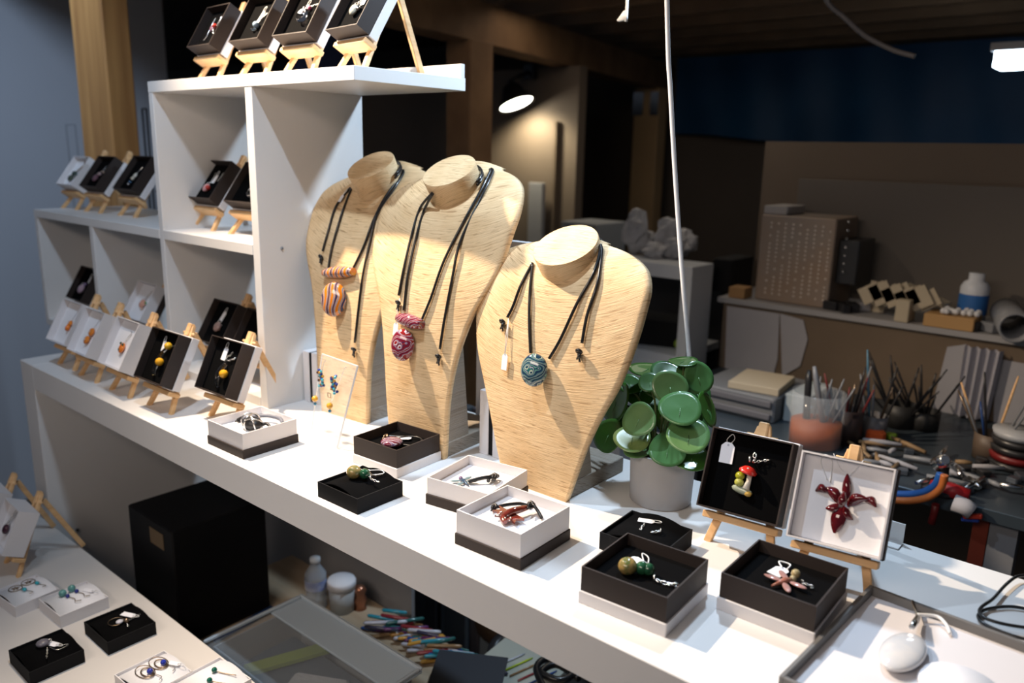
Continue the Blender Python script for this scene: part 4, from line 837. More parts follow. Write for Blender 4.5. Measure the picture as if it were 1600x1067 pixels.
# clamp work lamp on the partition
lc_=ony(806,160,yU(5.72)); wlm=empty('work_lamp','black clamp lamp with a glowing white face lighting the brown wall','lamp',lc_)
nq=Vector((.42,.02,-.90)).normalized().to_track_quat('Z','Y').to_matrix()
MB().lathe([(.030,-.085),(.045,-.07),(.06,-.03),(.088,.0),(.090,.012),(.084,.012),(.080,0.002),(.03,-.03),(.0001,-.035)],n=28,M=nq@Matrix.Scale(.8,3)).build('shade',M_['dark_plastic'],wlm)
MB().lathe([(.0001,.006),(.079,.006),(.079,.002),(.0001,.002)],n=28,M=nq@Matrix.Scale(.8,3)).build('bulb_face',mat('lamp_face',(1,1,1),.5,emit=((1,.95,.80),16)),wlm)
MB().tube([nq@Vector((0,0,-.08)),Vector((-.02,.05,.10)),Vector((-.02,.10,.12))],.008,8).build('arm',M_['dark_plastic'],wlm)
MB().box((-.02,.105,.12),(.05,.03,.06),ch=.004).build('clamp',M_['dark_plastic'],wlm)
l=bpy.data.lights.new('work_lamp_glow','SPOT'); l.energy=6.5; l.color=(1,.88,.62); l.spot_size=math.radians(140); l.spot_blend=.6; l.shadow_soft_size=.03
lo=bpy.data.objects.new('work_lamp_glow',l); C.objects.link(lo); lo.location=lc_+Vector((.01,-.005,-.03)); lo.rotation_euler=look((0,0,0),(.05,.38,-.92))
# partition details
q0=ony(872,190,yU(5.97)); q1=ony(862,480,yU(5.97)); tag(MB().slab((q1.x-.012,yU(5.95),q1.z-.4),(q0.x+.0,yU(5.995),q0.z)).build('wall_batten',M_['cardboard']),'thin vertical batten on the brown wall right of the work lamp','batten')
def wframe(label,px0,px1,y,m,t=.006):
    a=ony(*px0,yU(y)); b=ony(*px1,yU(y)); b.z=0; o=empty('picture_stand',label,'stand',a); mb=MB()
    x0,x1,z0,z1=a.x,b.x,b.z,a.z
    for p,q in (((x0,z0),(x0,z1)),((x1,z0),(x1,z1)),((x0,z1),(x1,z1)),((x0,z0),(x1,z0)),((x0,(z0*.12+z1*.88)),(x1,(z0*.12+z1*.88)))): 
        MB().bar(Vector((p[0],a.y,p[1]))-a,Vector((q[0],a.y,q[1]))-a,t,t).build('rod',m,o)
    return o
wframe('thin grey wire frame standing left of the oak post',(103,195),(124,262),2.6,M_['grey_plastic'],.003)
wframe('thin black metal frame right of the oak post',(222,170),(236,262),2.6,M_['dark_plastic'],.004)
q=ony(828,285,yU(5.9)); q1=ony(846,420,yU(5.9)); tag(MB().slab((q.x,yU(5.88),q1.z-.3),(q1.x,yU(5.93),q.z),ch=.002).build('wall_panel',M_['grey_panel']),'narrow grey framed panel leaning on the brown wall below the work lamp','panel')
q=ony(876,345,yU(5.0)); q1=ony(931,410,yU(5.0)); cz=tag(MB().slab((q.x,yU(5.0),0),(q1.x,yU(5.4),q.z),ch=.004).build('grey_cabinet',mat('pale_grey',(.30,.31,.32),.6)),'pale grey cabinet whose top shows behind the short bust','cabinet')
# blue-black hanging cloth behind the top shelf boxes
q=ony(540,40,yU(3.6)); q1=ony(640,110,yU(3.6)); tag(MB().slab((q.x-.25,yU(3.6),q1.z-.25),(q1.x-.22,yU(3.64),q.z+.15),ch=.002).build('dark_blue_cloth',mat('navy',(.01,.018,.05),.9)),'dark navy cloth panel behind the right end of the top shelf boxes','cloth')
q=ony(250,0,yU(4.2)); q1=ony(300,130,yU(4.2)); 
# ---------------------------------------------------------------- white cabinet with rubble on top
cx0=ony(985,560,yU(4.3)); cR=ony(1082,418,yU(4.3)); zt=cR.z; xr=cR.x; bk=onx(1116,405,xr); yb_=min(bk.y,yU(5.3))
wc2=empty('white_cabinet','white cabinet with dark open compartment and drawer fronts behind the plant','cabinet',(xr-.2,yU(4.3),0)); bpy.context.view_layer.update()
wp=mat('cabinet_white',(.58,.61,.64),.5); x0=xr-.46
part(MB().slab((x0,yU(4.3),zt-.035),(xr,yb_,zt),ch=.001),'top',wp,wc2); part(MB().slab((xr-.03,yU(4.3)+.001,0),(xr,yb_,zt-.035),ch=.001),'side_panel',wp,wc2); part(MB().slab((x0,yU(4.3)+.001,0),(x0+.03,yb_,zt-.035),ch=.001),'side_panel',wp,wc2)
part(MB().slab((x0+.03,yU(4.3)+.25,0),(xr-.03,yU(4.3)+.27,zt-.035)),'back_panel',M_['dark_plastic'],wc2)
for k in range(3): part(MB().slab((x0+.032,yU(4.3)+.002,zt-.255-.13*(k+1)+.008),(xr-.032,yU(4.3)+.02,zt-.255-.13*k),ch=.003),'drawer_front',wp,wc2)
part(MB().slab((x0+.03,yU(4.3)+.002,zt-.255),(xr-.03,yU(4.3)+.25,zt-.235)),'shelf',wp,wc2)
q=ony(1052,470,yU(4.34)); tag(MB().sphere((q.x,q.y+.06,zt-.235+.016),.020,.020,.016).build('green_apple',mat('lime',(.28,.42,.03),.4)),'small lime green ball in the dark compartment of the white cabinet','ball')
tag(MB().box((q.x-.10,q.y+.10,zt-.235+.035),(.16,.12,.07),Matrix.Rotation(.3,3,'Z'),.004).build('dark_bag',M_['black_fabric']),'dark bag inside the open compartment of the white cabinet','bag')
rb=mat('crumpled_paper',(.50,.50,.52),.85,var=.3,vscale=30)
for k,(u,v,h_) in enumerate([(985,398,.13),(1000,398,.07),(1015,404,.045),(1033,402,.11),(1048,405,.06),(1060,402,.08)]):
    q=onz(u,v,zt); mb=MB(); mb.sphere((0,0,0),.034,.03,h_/2,n=12,k=8)
    mb.v=[Vector((q.x,max(q.y,yU(4.3)+.04)+.02,zt+h_/2-.001))+p_*(1+random.uniform(-.28,.28)*(1 if abs(p_.z)<h_*.42 else 0)) for p_ in mb.v]; mb.sm=[False]*len(mb.f)
    tag(mb.build('crumpled_wad',rb),ORD[k]+' crumpled wad from the left on top of the white cabinet','wad','crumpled wads on the white cabinet')
# ---------------------------------------------------------------- workbench
ZB=zU(-1.3); YBF=yU(3.37); YW=yU(4.6)
wbn=empty('workbench','cluttered dark workbench along the far right wall','workbench',(.2,YBF,0)); bpy.context.view_layer.update()
bt=mat('bench_metal',(.055,.075,.095),.35,.3,var=.3,vscale=6)
part(MB().slab((-2.15*S,YBF,ZB-.022),(1.2,YW,ZB),ch=.002),'worktop',bt,wbn)
q=ony(1572,815,YBF+.03); part(MB().slab((q.x-.02,YBF+.02,0),(q.x+.02,YBF+.06,ZB-.022)),'leg',M_['grey_plastic'],wbn,'grey metal leg'); part(MB().slab((q.x-.045,YBF+.025,0),(q.x-.022,YBF+.06,ZB-.022)),'leg',mat('rust_red',(.20,.03,.012),.6),wbn,'rust red leg')
part(MB().slab((-2.12*S,YBF+.02,0),(-2.05*S,YBF+.06,ZB-.022)),'leg',M_['grey_plastic'],wbn)
zL_=zU(-.885)
struct('wall_bench',MB().slab((-2.25*S,YW+.26,0),(4,YW+.32,zU(.10))),M_['wall_brown'])
tag(MB().slab((-2.16*S,YW,ZB),(1.6,YW+.012,zL_),ch=.001).build('cardboard_sheet',M_['cardboard']),'large brown cardboard sheet standing behind the workbench','cardboard')
tag(MB().slab((-2.19*S,YW-.012,zL_+.0008),(1.6,YW+.255,zL_+.014),ch=.001).build('ledge_board',mat('ledge_paint',(.30,.30,.31),.6)),'long pale ledge board above the cardboard sheet, crowded with small things','ledge')
tag(MB().slab((-1.98*S,YW+.235,zL_+.015),(-.52*S,YW+.25,zU(-.13)),ch=.001).build('fibreboard_sheet',mat('fibreboard',(.16,.14,.12),.8,var=.1,vscale=1.5)),'wide brown fibreboard panel leaning on the wall behind the ledge','panel')
tag(MB().slab((-.51*S,YW+.235,zL_+.015),(1.2,YW+.25,zU(-.13)),ch=.001).build('fibreboard_sheet',mat('fibreboard_b',(.155,.135,.115),.8,var=.1,vscale=1.5)),'brown fibreboard panel right of the seam behind the ledge','panel')
ZG=zL_+.0145
def lz(u,y=4.8): # x on ledge
    return ony(u,480,yU(y)).x
# organiser cabinet on the ledge
a=ony(1178,470,YW+.03); b=ony(1292,485,YW+.03); tp=ony(1185,328,YW+.03)
oc=empty('parts_organiser','tall silvery small-parts organiser with rows of bright dots standing on the ledge','organiser',(a.x,YW+.03,ZG)); bpy.context.view_layer.update()
om=mat('organiser_metal',(.26,.24,.22),.5,.3,col2=(.30,.20,.13),vscale=4)
part(MB().slab((a.x,YW+.03,ZG),(b.x,YW+.19,tp.z-.01),ch=.003),'body',om,oc); part(MB().slab((a.x+.0,YW+.04,tp.z-.009),(a.x+.06,YW+.16,tp.z+.012),ch=.002),'top_box',mat('pale_metal',(.36,.34,.33),.5),oc)
nx_,nz_=9,18; dt=mat('organiser_dot',(.8,.7,.6),.25,.3)
for i in range(nx_):
    for k in range(nz_):
        if (i*7+k*5)%11<9:
            part(MB().sphere((a.x+.028+(b.x-a.x-.04)*i/(nx_-1),YW+.029,ZG+.02+(tp.z-ZG-.05)*k/(nz_-1)),.0030,.002,.0030,n=6,k=4),'dot',dt,oc)
part(MB().slab((b.x+.001,YW+.06,ZG+.06),(b.x+.05,YW+.18,tp.z-.06),ch=.003),'side_bin',M_['dark_plastic'],oc)
for k in range(7): part(MB().sphere((b.x+.018,YW+.058,ZG+.09+k*.020),.0038,n=6,k=4),'silver_knob',M_['silver'],oc)
tag(MB().slab((ony(1120,450,YW+.1).x,YW+.06,ZG),(ony(1150,450,YW+.1).x,YW+.2,ony(1130,402,YW+.1).z),ch=.004).build('black_box',M_['black_fabric']),'black box at the left end of the ledge behind the white cabinet','box')
tag(MB().slab((ony(1143,460,YW+.02).x,YW+.0,ZG),(ony(1168,460,YW+.02).x,YW+.05,ZG+.028),ch=.002).build('small_carton',mat('carton',(.33,.19,.08),.8)),'small brown carton left of the parts organiser','carton')
# ledge clutter
def lx(u,y): return ony(u,500,y).x
y_=YW+.08
tag(MB().prism([(-.02,0),(.02,0),(.022,.07),(-.018,.074)],0,.003,Matrix.Rotation(math.pi/2-.1,3,'X'),(lx(1365,y_),y_,ZG)).build('upright_card',M_['cream_card']),'cream card standing upright on the ledge','card')
for k in range(10): tag(MB().prism([(0,0),(.045,0),(.045,.004),(0,.004)],0,.04+.004*(k%3),Matrix.Rotation(-.55,3,'Y'),(lx(1352,YW+.04)+k*.0135,YW+.02+.012*(k%2),ZG+.023)).build('cream_strip',M_['cream_card']),ORD[k]+' cream strip from the left in the leaning row on the ledge','strip','cream strips on the ledge')
tag(MB().slab((lx(1398,YW),YW-.008,ZG),(lx(1420,YW),YW+.05,ZG+.05),ch=.002).build('cream_box',M_['cream_card']),'cream block at the right end of the strips on the ledge','box')
tag(MB().box((lx(1440,y_),y_,ZG+.055),(.10,.08,.004),Matrix.Rotation(.35,3,'Y')).build('tilted_card',M_['cream_card']),'tilted cream card resting above the strips on the ledge','card')
q=empty('wooden_tray','shallow wooden tray of small glass bits on the ledge','tray',(lx(1448,YW),YW-.01,ZG)); MB().box((.045,.04,.014),(.10,.08,.028),ch=.002).build('tray_body',mat('tray_wood',(.42,.25,.10),.6),q)
for k in range(14): tag(MB().sphere((lx(1448,YW)+.01+.085*random.random(),YW+.005+.05*random.random(),ZG+.0355),.007,n=7,k=5).build('glass_bit',mat('clear_bits',(.6,.62,.65),.1) if k==0 else bpy.data.materials['clear_bits']),'clear glass bit in the wooden tray on the ledge','glass','glass bits in the wooden tray')
jz=ony(1515,470,y_+.04).z; jo_=empty('white_jar','white plastic jar with blue label and cap on the ledge','jar',(lx(1516,y_+.04),y_+.04,ZG)); jr=.030; MB().lathe([(.0001,0),(jr,0),(jr,.08),(jr*.8,.092),(jr*.55,.096),(jr*.55,.112),(.0001,.112)],n=22).build('body',mat('jar_white',(.62,.66,.72),.4),jo_); MB().lathe([(jr+.0006,.02),(jr+.0006,.065)],n=22).build('label',mat('jar_blue',(.03,.14,.42),.5),jo_)
for k in range(12):
    u=random.choice([1295,1310,1325,1340,1480,1500,1515,1530,1545,1560]); q=Vector((lx(u,YW+.06)+random.uniform(-.01,.01),YW+.01+random.random()*.06,ZG)); 
    tag(MB().box(q+Vector((0,0,.011)),(.03+.02*random.random(),.02,.02),Matrix.Rotation(random.random()*3,3,'Z'),.002).build('small_scrap',random.choice([M_['dark_plastic'],M_['grey_plastic'],M_['paper']])),'small dark or grey scrap lying among the clutter on the ledge','scrap','scraps on the ledge')
q=Vector((lx(1575,YW),YW+.03,ZG+.032)); mb=MB().lathe([(.026,-.10),(.031,-.10),(.031,.10),(.026,.10),(.026,-.10)],q,n=22,M=Matrix.Rotation(math.pi/2-.0,3,'X')@Matrix.Rotation(0,3,'Y')); mb.v=[q+Matrix.Rotation(.25,3,'Z')@(v-q) for v in mb.v]; tag(mb.build('grey_tube',M_['grey_plastic']),'grey cardboard tube at the right end of the ledge with dark open mouth','tube')
# papers on the cardboard
def paper(label,pts,dy,m='paper',name='paper_sheet'):
    P=[ony(u,v,YW-dy) for u,v in pts]; n=len(P); vs=P+[p+Vector((0,.0012,0)) for p in P]
    return tag(MB().add(vs,[list(range(n)),list(range(2*n-1,n-1,-1))]+[[i,i+n,(i+1)%n+n,(i+1)%n] for i in range(n)]).build(name,M_[m]),label,'paper')
paper('pale blotched paper sheet pinned at the left end of the cardboard',[(1136,478),(1218,490),(1215,560),(1205,600),(1132,590)],.003)
paper('pale curled paper next to the left sheet on the cardboard',[(1219,490),(1255,500),(1262,530),(1250,572),(1222,588)],.004)
paper('large pale torn paper behind the right of the bench',[(1480,542),(1510,538),(1492,760),(1450,740),(1455,640)],.003)
paper('pale paper at the far right behind the bench tools',[(1555,560),(1640,575),(1640,780),(1550,760)],.003)
def curtain(u,v):
    a=ony(1508,540,YW-.02); b=ony(1568,552,YW-.02); x=a.x+(b.x-a.x)*u*(1-.12*v); z=a.z+(ZB+.005-a.z)*v
    return Vector((x,YW-.022+.008*math.sin(u*26),z))
mb=MB().grid(curtain,60,8); mb.grid(lambda u,v:curtain(1-u,v)+Vector((0,.002,0)),60,8); tag(mb.build('pleated_cloth',mat('cloth_grey',(.38,.38,.43),.85)),'pale pleated cloth hanging from the ledge behind the bench','cloth')
# drawers unit with book
def bz(u,v): return onz(u,v,ZB)
a=ony(1105,690,YBF+.16); b=ony(1205,690,YBF+.16); zt_=ony(1200,622,YBF+.16).z
dr=empty('drawer_unit','grey plastic drawer unit on the bench behind the mushroom box','drawers',(a.x,YBF+.16,ZB)); bpy.context.view_layer.update()
part(MB().slab((a.x-.04,YBF+.16,ZB),(b.x,YBF+.36,zt_),ch=.004),'body',mat('drawer_plastic',(.16,.17,.185),.5),dr)
for k in range(2): part(MB().slab((a.x-.03,YBF+.152,ZB+.008+k*(zt_-ZB)/2),(b.x-.006,YBF+.1595,ZB+(k+1)*(zt_-ZB)/2-.006),ch=.002),'drawer',mat('drawer_front',(.12,.12,.135),.5),dr)
tag(MB().box((b.x-.065,YBF+.24,zt_+.0085),(.11,.13,.016),Matrix.Rotation(.12,3,'Z'),.002).build('cream_book',M_['cream_card']),'cream book lying on the grey drawer unit','book')
tag(MB().box((b.x-.012,YBF+.27,zt_+.0245),(.06,.12,.014),Matrix.Rotation(-.1,3,'Z'),.002).build('white_block',mat('pale_blue',(.55,.60,.63),.6)) if False else MB().slab((b.x+.004,YBF+.20,ZB),(b.x+.055,YBF+.34,zt_+.006),ch=.002).build('pale_carton',mat('pale_blue',(.36,.42,.45),.6)),'pale bluish carton right of the drawer unit','carton')
# jar of orange liquid with brushes
jc=bz(1273,706); jc.y=YBF+.10; jc.x=ony(1272,690,jc.y).x; rj=.050; zt2=ony(1272,610,jc.y).z
gj=empty('glass_jar','glass jar of orange liquid crowded with tools on the bench','jar',(jc.x,jc.y,ZB)); hj=zt2-ZB
MB().lathe([(.0001,.001),(rj,.001),(rj,hj),(rj-.002,hj),(rj-.002,.003),(.0001,.003)],n=30).build('glass',M_['clear_plastic'],gj)
MB().lathe([(.0001,.004),(rj-.003,.004),(rj-.003,hj*.45),(.0001,hj*.45)],n=30).build('orange_liquid',mat('orange_liquid',(.34,.07,.008),.6),gj)
def tool(label,p0,p1,rr,m,group=None,cat='tool',name='thin_tool'):
    return tag(MB().tube([Vector(p0),Vector(p0).lerp(Vector(p1),.8),Vector(p1)],[rr,rr,rr*.6],7).build(name,m),label,cat,group)
tool('thick silvery tweezers leaning left in the orange jar',(jc.x+.012,jc.y,ZB+hj*.46),(jc.x-.016,jc.y,ony(1270,572,jc.y).z),.0055,M_['grey_plastic'],name='tweezers')
tool('black handled tool in the orange jar',(jc.x-.02,jc.y,ZB+hj*.46),(jc.x-.028,jc.y+.01,ony(1262,580,jc.y).z),.007,M_['dark_plastic'],name='scraper')
for k in range(5): tool('thin grey rod standing in the orange jar',(jc.x-.02+.012*k,jc.y+.01,ZB+hj*.46),(jc.x-.03+.022*k,jc.y+.02,zt2+.01+.02*random.random()),.002,M_['grey_plastic'],'rods in the orange jar')
# second container of dark tools and pencils along the bench rear
def potof(label,u,y,h,r_,col,tl,n,cols,spread=.05,tall=.12):
    x=ony(u,690,y).x; o=empty('tool_pot',label,'pot',(x,y,ZB)); MB().lathe([(.0001,.001),(r_,.001),(r_*1.05,h),(r_*.98,h),(r_*.93,.004),(.0001,.004)],n=20).build('cup',mat('cup',col,.5),o)
    for k in range(n):
        a=random.uniform(-1,1); b_=random.uniform(-.5,.5); tool(tl,(x+a*r_*.4,y+b_*r_*.4,ZB+.01),(x+a*spread,y+b_*spread,ZB+h+tall*random.uniform(.3,1)),.0024,random.choice(cols),tl+' group')
dk_=[M_['dark_plastic'],M_['grey_plastic'],M_['bronze']]
potof('dark pot of slim tools right of the orange jar',1318,YBF+.16,.07,.030,(.03,.02,.02),'slim dark tool standing in the pot right of the orange jar',9,dk_+[mat('maroon',(.15,.02,.02),.5)],.05,.10)
potof('low grey pot of rods in the middle of the bench',1362,YBF+.22,.05,.024,(.12,.12,.13),'thin rod standing in the low grey pot mid bench',6,dk_+[mat('steel_blue',(.08,.2,.3),.4)],.05,.13)
potof('dark pot of spiky tools left of the pale torn paper',1400,YBF+.34,.05,.03,(.02,.02,.02),'spiky black tool standing left of the pale torn paper',12,[M_['dark_plastic']],.09,.10)
potof('dark pot of spiky tools beside the torn paper edge',1438,YBF+.36,.04,.03,(.02,.02,.02),'spiky black tool standing beside the torn paper edge',10,[M_['dark_plastic']],.08,.10)
potof('brown pot of paint brushes in front of the pleated cloth',1548,YBF+.26,.05,.028,(.10,.07,.05),'paint brush standing before the pleated cloth',9,dk_+[mat('blue_handle',(.02,.06,.2),.4),M_['pine']],.08,.15)
# orange sponge, green bit
def blob(name,label,cat,u,v,sx,sy,sz,m,rot=0):
    q=onz(u,v,ZB+sz/2); return tag(MB().box(q+Vector((0,0,.0006)),(sx,sy,sz),Matrix.Rotation(rot,3,'Z'),min(sz,sy,sx)*.25).build(name,m),label,cat)
blob('orange_sponge','orange sponge on the bench behind the flower box','sponge',1368,681,.035,.03,.025,mat('sponge',(.60,.10,.02),.9),.4)
blob('green_block','small lime green block beside the orange sponge','block',1392,682,.02,.02,.012,mat('lime_block',(.25,.38,.03),.6))
# stacked black dishes at the right
q=bz(1585,730); 
for k,mm in enumerate([M_['dark_plastic'],mat('dark_red',(.15,.01,.01),.4),M_['dark_plastic'],M_['dark_plastic'],mat('pale_lid',(.35,.37,.4),.4)]): tag(MB().lathe([(.0001,0),(.042,0),(.045,.012),(.0001,.012)],(q.x,q.y,ZB+.001+k*.0145),n=22).build('round_tin',mm),['lowest black tin of the stack at the right','dark red tin second from below in the right stack','black tin in the middle of the right stack','black tin under the pale lid of the right stack','pale round lid on top of the tin stack at the right'][k],'tin')
# bench clutter
cl=[M_['dark_plastic'],M_['grey_plastic'],M_['silver'],mat('steel_dark',(.12,.14,.17),.3,.6),mat('wood_bit',(.25,.16,.08),.6),M_['paper']]
CLN=['black','grey','shiny silver','dark steel','wooden','white paper-wrapped']
cnt={}
for k in range(60):
    u=random.uniform(1340,1600); v=random.uniform(712,775) if u>1440 else random.uniform(700,745)
    q=bz(u,v); 
    if q.y<YBF+.015: continue
    a=random.uniform(0,3.1); L_=random.uniform(.02,.09); q.z=ZB+.006+.004*(k%3)
    dv=Vector((math.cos(a),math.sin(a),random.uniform(0,.1)))*L_/2
    tag(MB().tube([q-dv,q,q+dv],[.0035,.005,.003],7).build('metal_tool',cl[k%6]) if k%3 else MB().box(q,(L_*.6,.018,.010),Matrix.Rotation(a,3,'Z'),.002).build('metal_tool',cl[k%6]),CLN[k%6]+(' long' if L_>.055 else ' short')+' loose piece on the bench '+('right of the torch burner' if u>1500 else 'in front of the torn paper' if u>1440 else 'left of the torch burner'),'tool','loose tools on the bench')
# torch with hoses
q=ony(1476,722,YBF+.02); tb=empty('torch_burner','bench torch with bright tip, blue and orange hoses at the bench edge','torch',(q.x,q.y,ZB+.001)); bpy.context.view_layer.update()
part(MB().lathe([(.0001,0),(.03,0),(.03,.008),(.01,.012),(.009,.045),(.0001,.045)],(q.x,q.y,ZB+.001),n=18),'stand',M_['dark_plastic'],tb)
part(MB().tube([(q.x-.01,q.y,ZB+.048),(q.x,q.y-.01,ZB+.06),(q.x+.004,q.y-.02,ony(1476,712,q.y).z)],[.013,.012,.007],12),'nozzle',M_['silver'],tb)
def hose(cols,px,y,rr,nm):
    return part(MB().tube(curve_pts([ony(u,v,y) for u,v in px],7),rr,9),'hose',mat(nm,cols,.35),tb,nm.replace('_',' '))
hose((.02,.12,.42),[(1470,740),(1462,757),(1445,768),(1425,772),(1400,772),(1370,768)],YBF-.02,.0065,'blue_hose'); hose((.45,.13,.03),[(1476,742),(1470,762),(1452,776),(1425,782),(1395,781),(1365,776)],YBF-.035,.0060,'orange_hose')
q=onz(1484,766,ZB+.012); tag(MB().tube([q+Vector((-.03,.0,.0)),q,q+Vector((.03,-.0,0))],[.010,.014,.010],10).build('torch_grip',mat('red_grip',(.30,.012,.015),.4)),'red grip lying at the bench edge right of the hoses','grip')
q=ony(1508,792,YBF-.02); tag(MB().tube([ony(1490,785,YBF-.02),q,ony(1520,800,YBF-.02)],.014,10).build('paper_roll',M_['paper']),'pale paper roll hanging at the bench front edge','roll')
tag(MB().bar(ony(1505,806,YBF-.015),ony(1535,807,YBF-.015),.010,.008,ch=.002).build('red_clip',mat('red_clip',(.45,.04,.02),.4)),'red clip under the pale roll at the bench edge','clip'); tag(MB().bar(ony(1502,811,YBF-.01),ony(1530,813,YBF-.01),.010,.006,ch=.002).build('blue_clip',mat('blue_clip',(.02,.06,.35),.4)),'blue clip under the red one at the bench edge','clip')
q=ony(1460,800,YBF-.01); tag(MB().tube([ony(1462,788,YBF-.012),q,ony(1455,818,YBF-.012)],.006,8).build('screwdriver',mat('dark_red_b',(.14,.01,.01),.4)),'dark red handled tool hanging below the bench edge','tool')
# ---------------------------------------------------------------- under the counter
tag(MB().slab((-3.94*S,yU(2.25),0),(-2.47*S,yU(2.27),CT-.049)).build('rear_board',M_['grey_panel']),'grey board closing the rear under the counter','board')
ZD=zU(-2.1); XB=-3.0*S
cA=ony(199,788,yU(1.41)); bc=empty('black_cabinet','big black box with a brown sticker under the counter at the left','cabinet',(XB-.12,yU(1.41),ZD)); bpy.context.view_layer.update()
part(MB().slab((cA.x,yU(1.41),ZD+.0005),(XB,yU(1.85),cA.z),ch=.003),'body',mat('black_laminate',(.006,.006,.007),.55,spec=.2),bc)
a=ony(234,822,yU(1.41)); b=ony(257,860,yU(1.41)); part(MB().slab((a.x,yU(1.41)-.0012,b.z),(b.x,yU(1.41)-.0002,a.z)),'sticker',mat('brown_sticker',(.16,.11,.06),.7),bc,'square brown sticker')
# desk with trays
ZD=zU(-2.1); dk0=onz(570,930.6,ZD); 
dsk=empty('wooden_desk','low wooden desk under the counter carrying the plastic tote and pens','desk',(-.9,dk0.y-.2,0)); bpy.context.view_layer.update()
dw=mat('desk_wood',(.50,.40,.28),.55,col2=(.42,.31,.20),vscale=4,stretch=(1,8,1))
XD0=-3.35*S; part(MB().slab((XD0,-.01+.0,ZD-.03),(-.9*S,dk0.y,ZD),ch=.002),'top',dw,dsk); part(MB().slab((XD0+.02,.05,0),(XD0+.06,.09,ZD-.03)),'leg',dw,dsk); part(MB().slab((-.98*S,.05,0),(-.94*S,.09,ZD-.03)),'leg',dw,dsk)
# bottle
q=onz(495,947,ZD); wbt=empty('water_bottle','small clear plastic water bottle with blue label under the counter','bottle',(q.x,q.y,ZD)); r_=.021; zt3=ony(497,874,q.y).z-ZD; k=zt3/.16
MB().lathe([(.0001,0),(r_*.9,0),(r_,.006),(r_*.93,.02),(r_,.03),(r_*.93,.045),(r_,.055),(r_,.10),(r_*.98,.112),(r_*.55,.132),(r_*.42,.14),(r_*.42,.148)],n=24,M=Matrix.Diagonal((1,1,k)).to_3x3()).build('body',mat('bottle_plastic',(.62,.70,.78),.12,alpha=.45),wbt)
MB().lathe([(r_+.0004,.065),(r_+.0004,.095)],n=24,M=Matrix.Diagonal((1,1,k)).to_3x3()).build('label',mat('bottle_label',(.02,.10,.48),.4,col2=(.65,.7,.8),vscale=30),wbt); MB().lathe([(.0001,.16),(r_*.5,.16),(r_*.5,.147),(.0001,.147)],n=18,M=Matrix.Diagonal((1,1,k)).to_3x3()).build('cap',mat('cap_white',(.7,.75,.8),.4),wbt)
q=onz(535,952,ZD); jr2=empty('grey_pot','small grey plastic pot with white lid beside the water bottle','pot',(q.x,q.y,ZD)); zt4=ony(535,905,q.y).z-ZD
MB().lathe([(.0001,0),(.023,0),(.026,zt4*.75),(.0001,zt4*.75)],n=24).build('cup',mat('pot_grey',(.40,.42,.43),.5),jr2); MB().lathe([(.0001,zt4*.76),(.028,zt4*.76),(.028,zt4*.95),(.026,zt4),(.0001,zt4)],n=24).build('lid',M_['tag_card'],jr2)
q=onz(563,950,ZD); mb=MB().lathe([(.0001,0),(.013,0),(.010,.01),(.014,.02),(.009,.03),(.013,.04),(.008,.048),(.0001,.05)],(q.x,q.y,ZD),n=14); tag(mb.build('copper_fitting',mat('copper',(.45,.20,.12),.3,.8)),'ribbed copper fitting right of the white lidded pot','fitting')
# tote with translucent lid
TT=ZD+.115
c4=[onz(u,v,TT) for u,v in [(345,975),(470,932),(663,1046),(560,1120)]]
xa=min(c4[0].x,c4[3].x); xb=(c4[1].x+c4[2].x)/2
ya=.01; yb2=(c4[1].y+c4[2].y)/2; x0=c4[1].x; x1=c4[2].x
tt=empty('plastic_tote','translucent grey storage tote with ridged lid on the low desk','tote',((x0+x1)/2,ya,ZD)); bpy.context.view_layer.update()
mp_=M_['milky_plastic']
part(MB().slab((x0+.012,ya+.01,ZD+.001),(x0+.015,yb2-.012,TT-.006)),'side_wall',mp_,tt); part(MB().slab((x1-.015,ya+.01,ZD+.001),(x1-.012,yb2-.012,TT-.006)),'side_wall',mp_,tt); part(MB().slab((x0+.015,yb2-.015,ZD+.001),(x1-.015,yb2-.012,TT-.006)),'side_wall',mp_,tt); part(MB().slab((x0+.015,ya+.01,ZD+.001),(x1-.015,ya+.013,TT-.006)),'side_wall',mp_,tt)
part(MB().slab((x0,yb2-.065,TT-.005),(x1,yb2,TT),ch=.002),'lid_band',mat('lid_plastic',(.60,.70,.78),.3,alpha=.92),tt); part(MB().slab((x0,ya,TT-.005),(x1,yb2-.066,TT-.0025),ch=.001),'lid_panel',M_['clear_plastic'],tt)
for (a,b) in [((x0,yb2-.006,TT),(x1,yb2,TT+.006)),((x1-.006,ya,TT),(x1,yb2-.006,TT+.006)),((x0,ya,TT),(x0+.006,yb2-.006,TT+.006))]: part(MB().slab(a,b,ch=.002),'lid_rim',mat('rim_plastic',(.68,.77,.84),.3,alpha=.95),tt)
tag(MB().slab((x0+.03,ya+.03,ZD+.002),(x0+.25,yb2-.04,ZD+.07),ch=.003).build('blue_grey_folder',mat('folder',(.10,.14,.19),.7)),'dark blue-grey folder inside the translucent tote','folder')
tag(MB().box((x0+.09,(ya+yb2)/2+.01,ZD+.078),(.025,.15,.008),Matrix.Rotation(-.35,3,'Z'),.001).build('green_strip',mat('green_strip',(.30,.42,.06),.6)),'yellow-green strip lying in the translucent tote','strip')
tag(MB().box((x0+.20,ya+.06,ZD+.085),(.09,.08,.018),Matrix.Rotation(.5,3,'Z'),.004).build('bubble_bag',mat('bubble',(.55,.58,.62),.25,bump=1,bscale=120)),'clear bubble bag in the translucent tote','bag')
# blue tube and gold ring by the cabinet
q=onz(425,950,ZD+.008); q2=onz(335,1000,ZD+.008); tag(MB().tube([q,q2],.006,8).build('blue_pipe',mat('blue_pipe',(.02,.08,.28),.4)),'dark blue pipe along the bottom of the black cabinet','pipe')
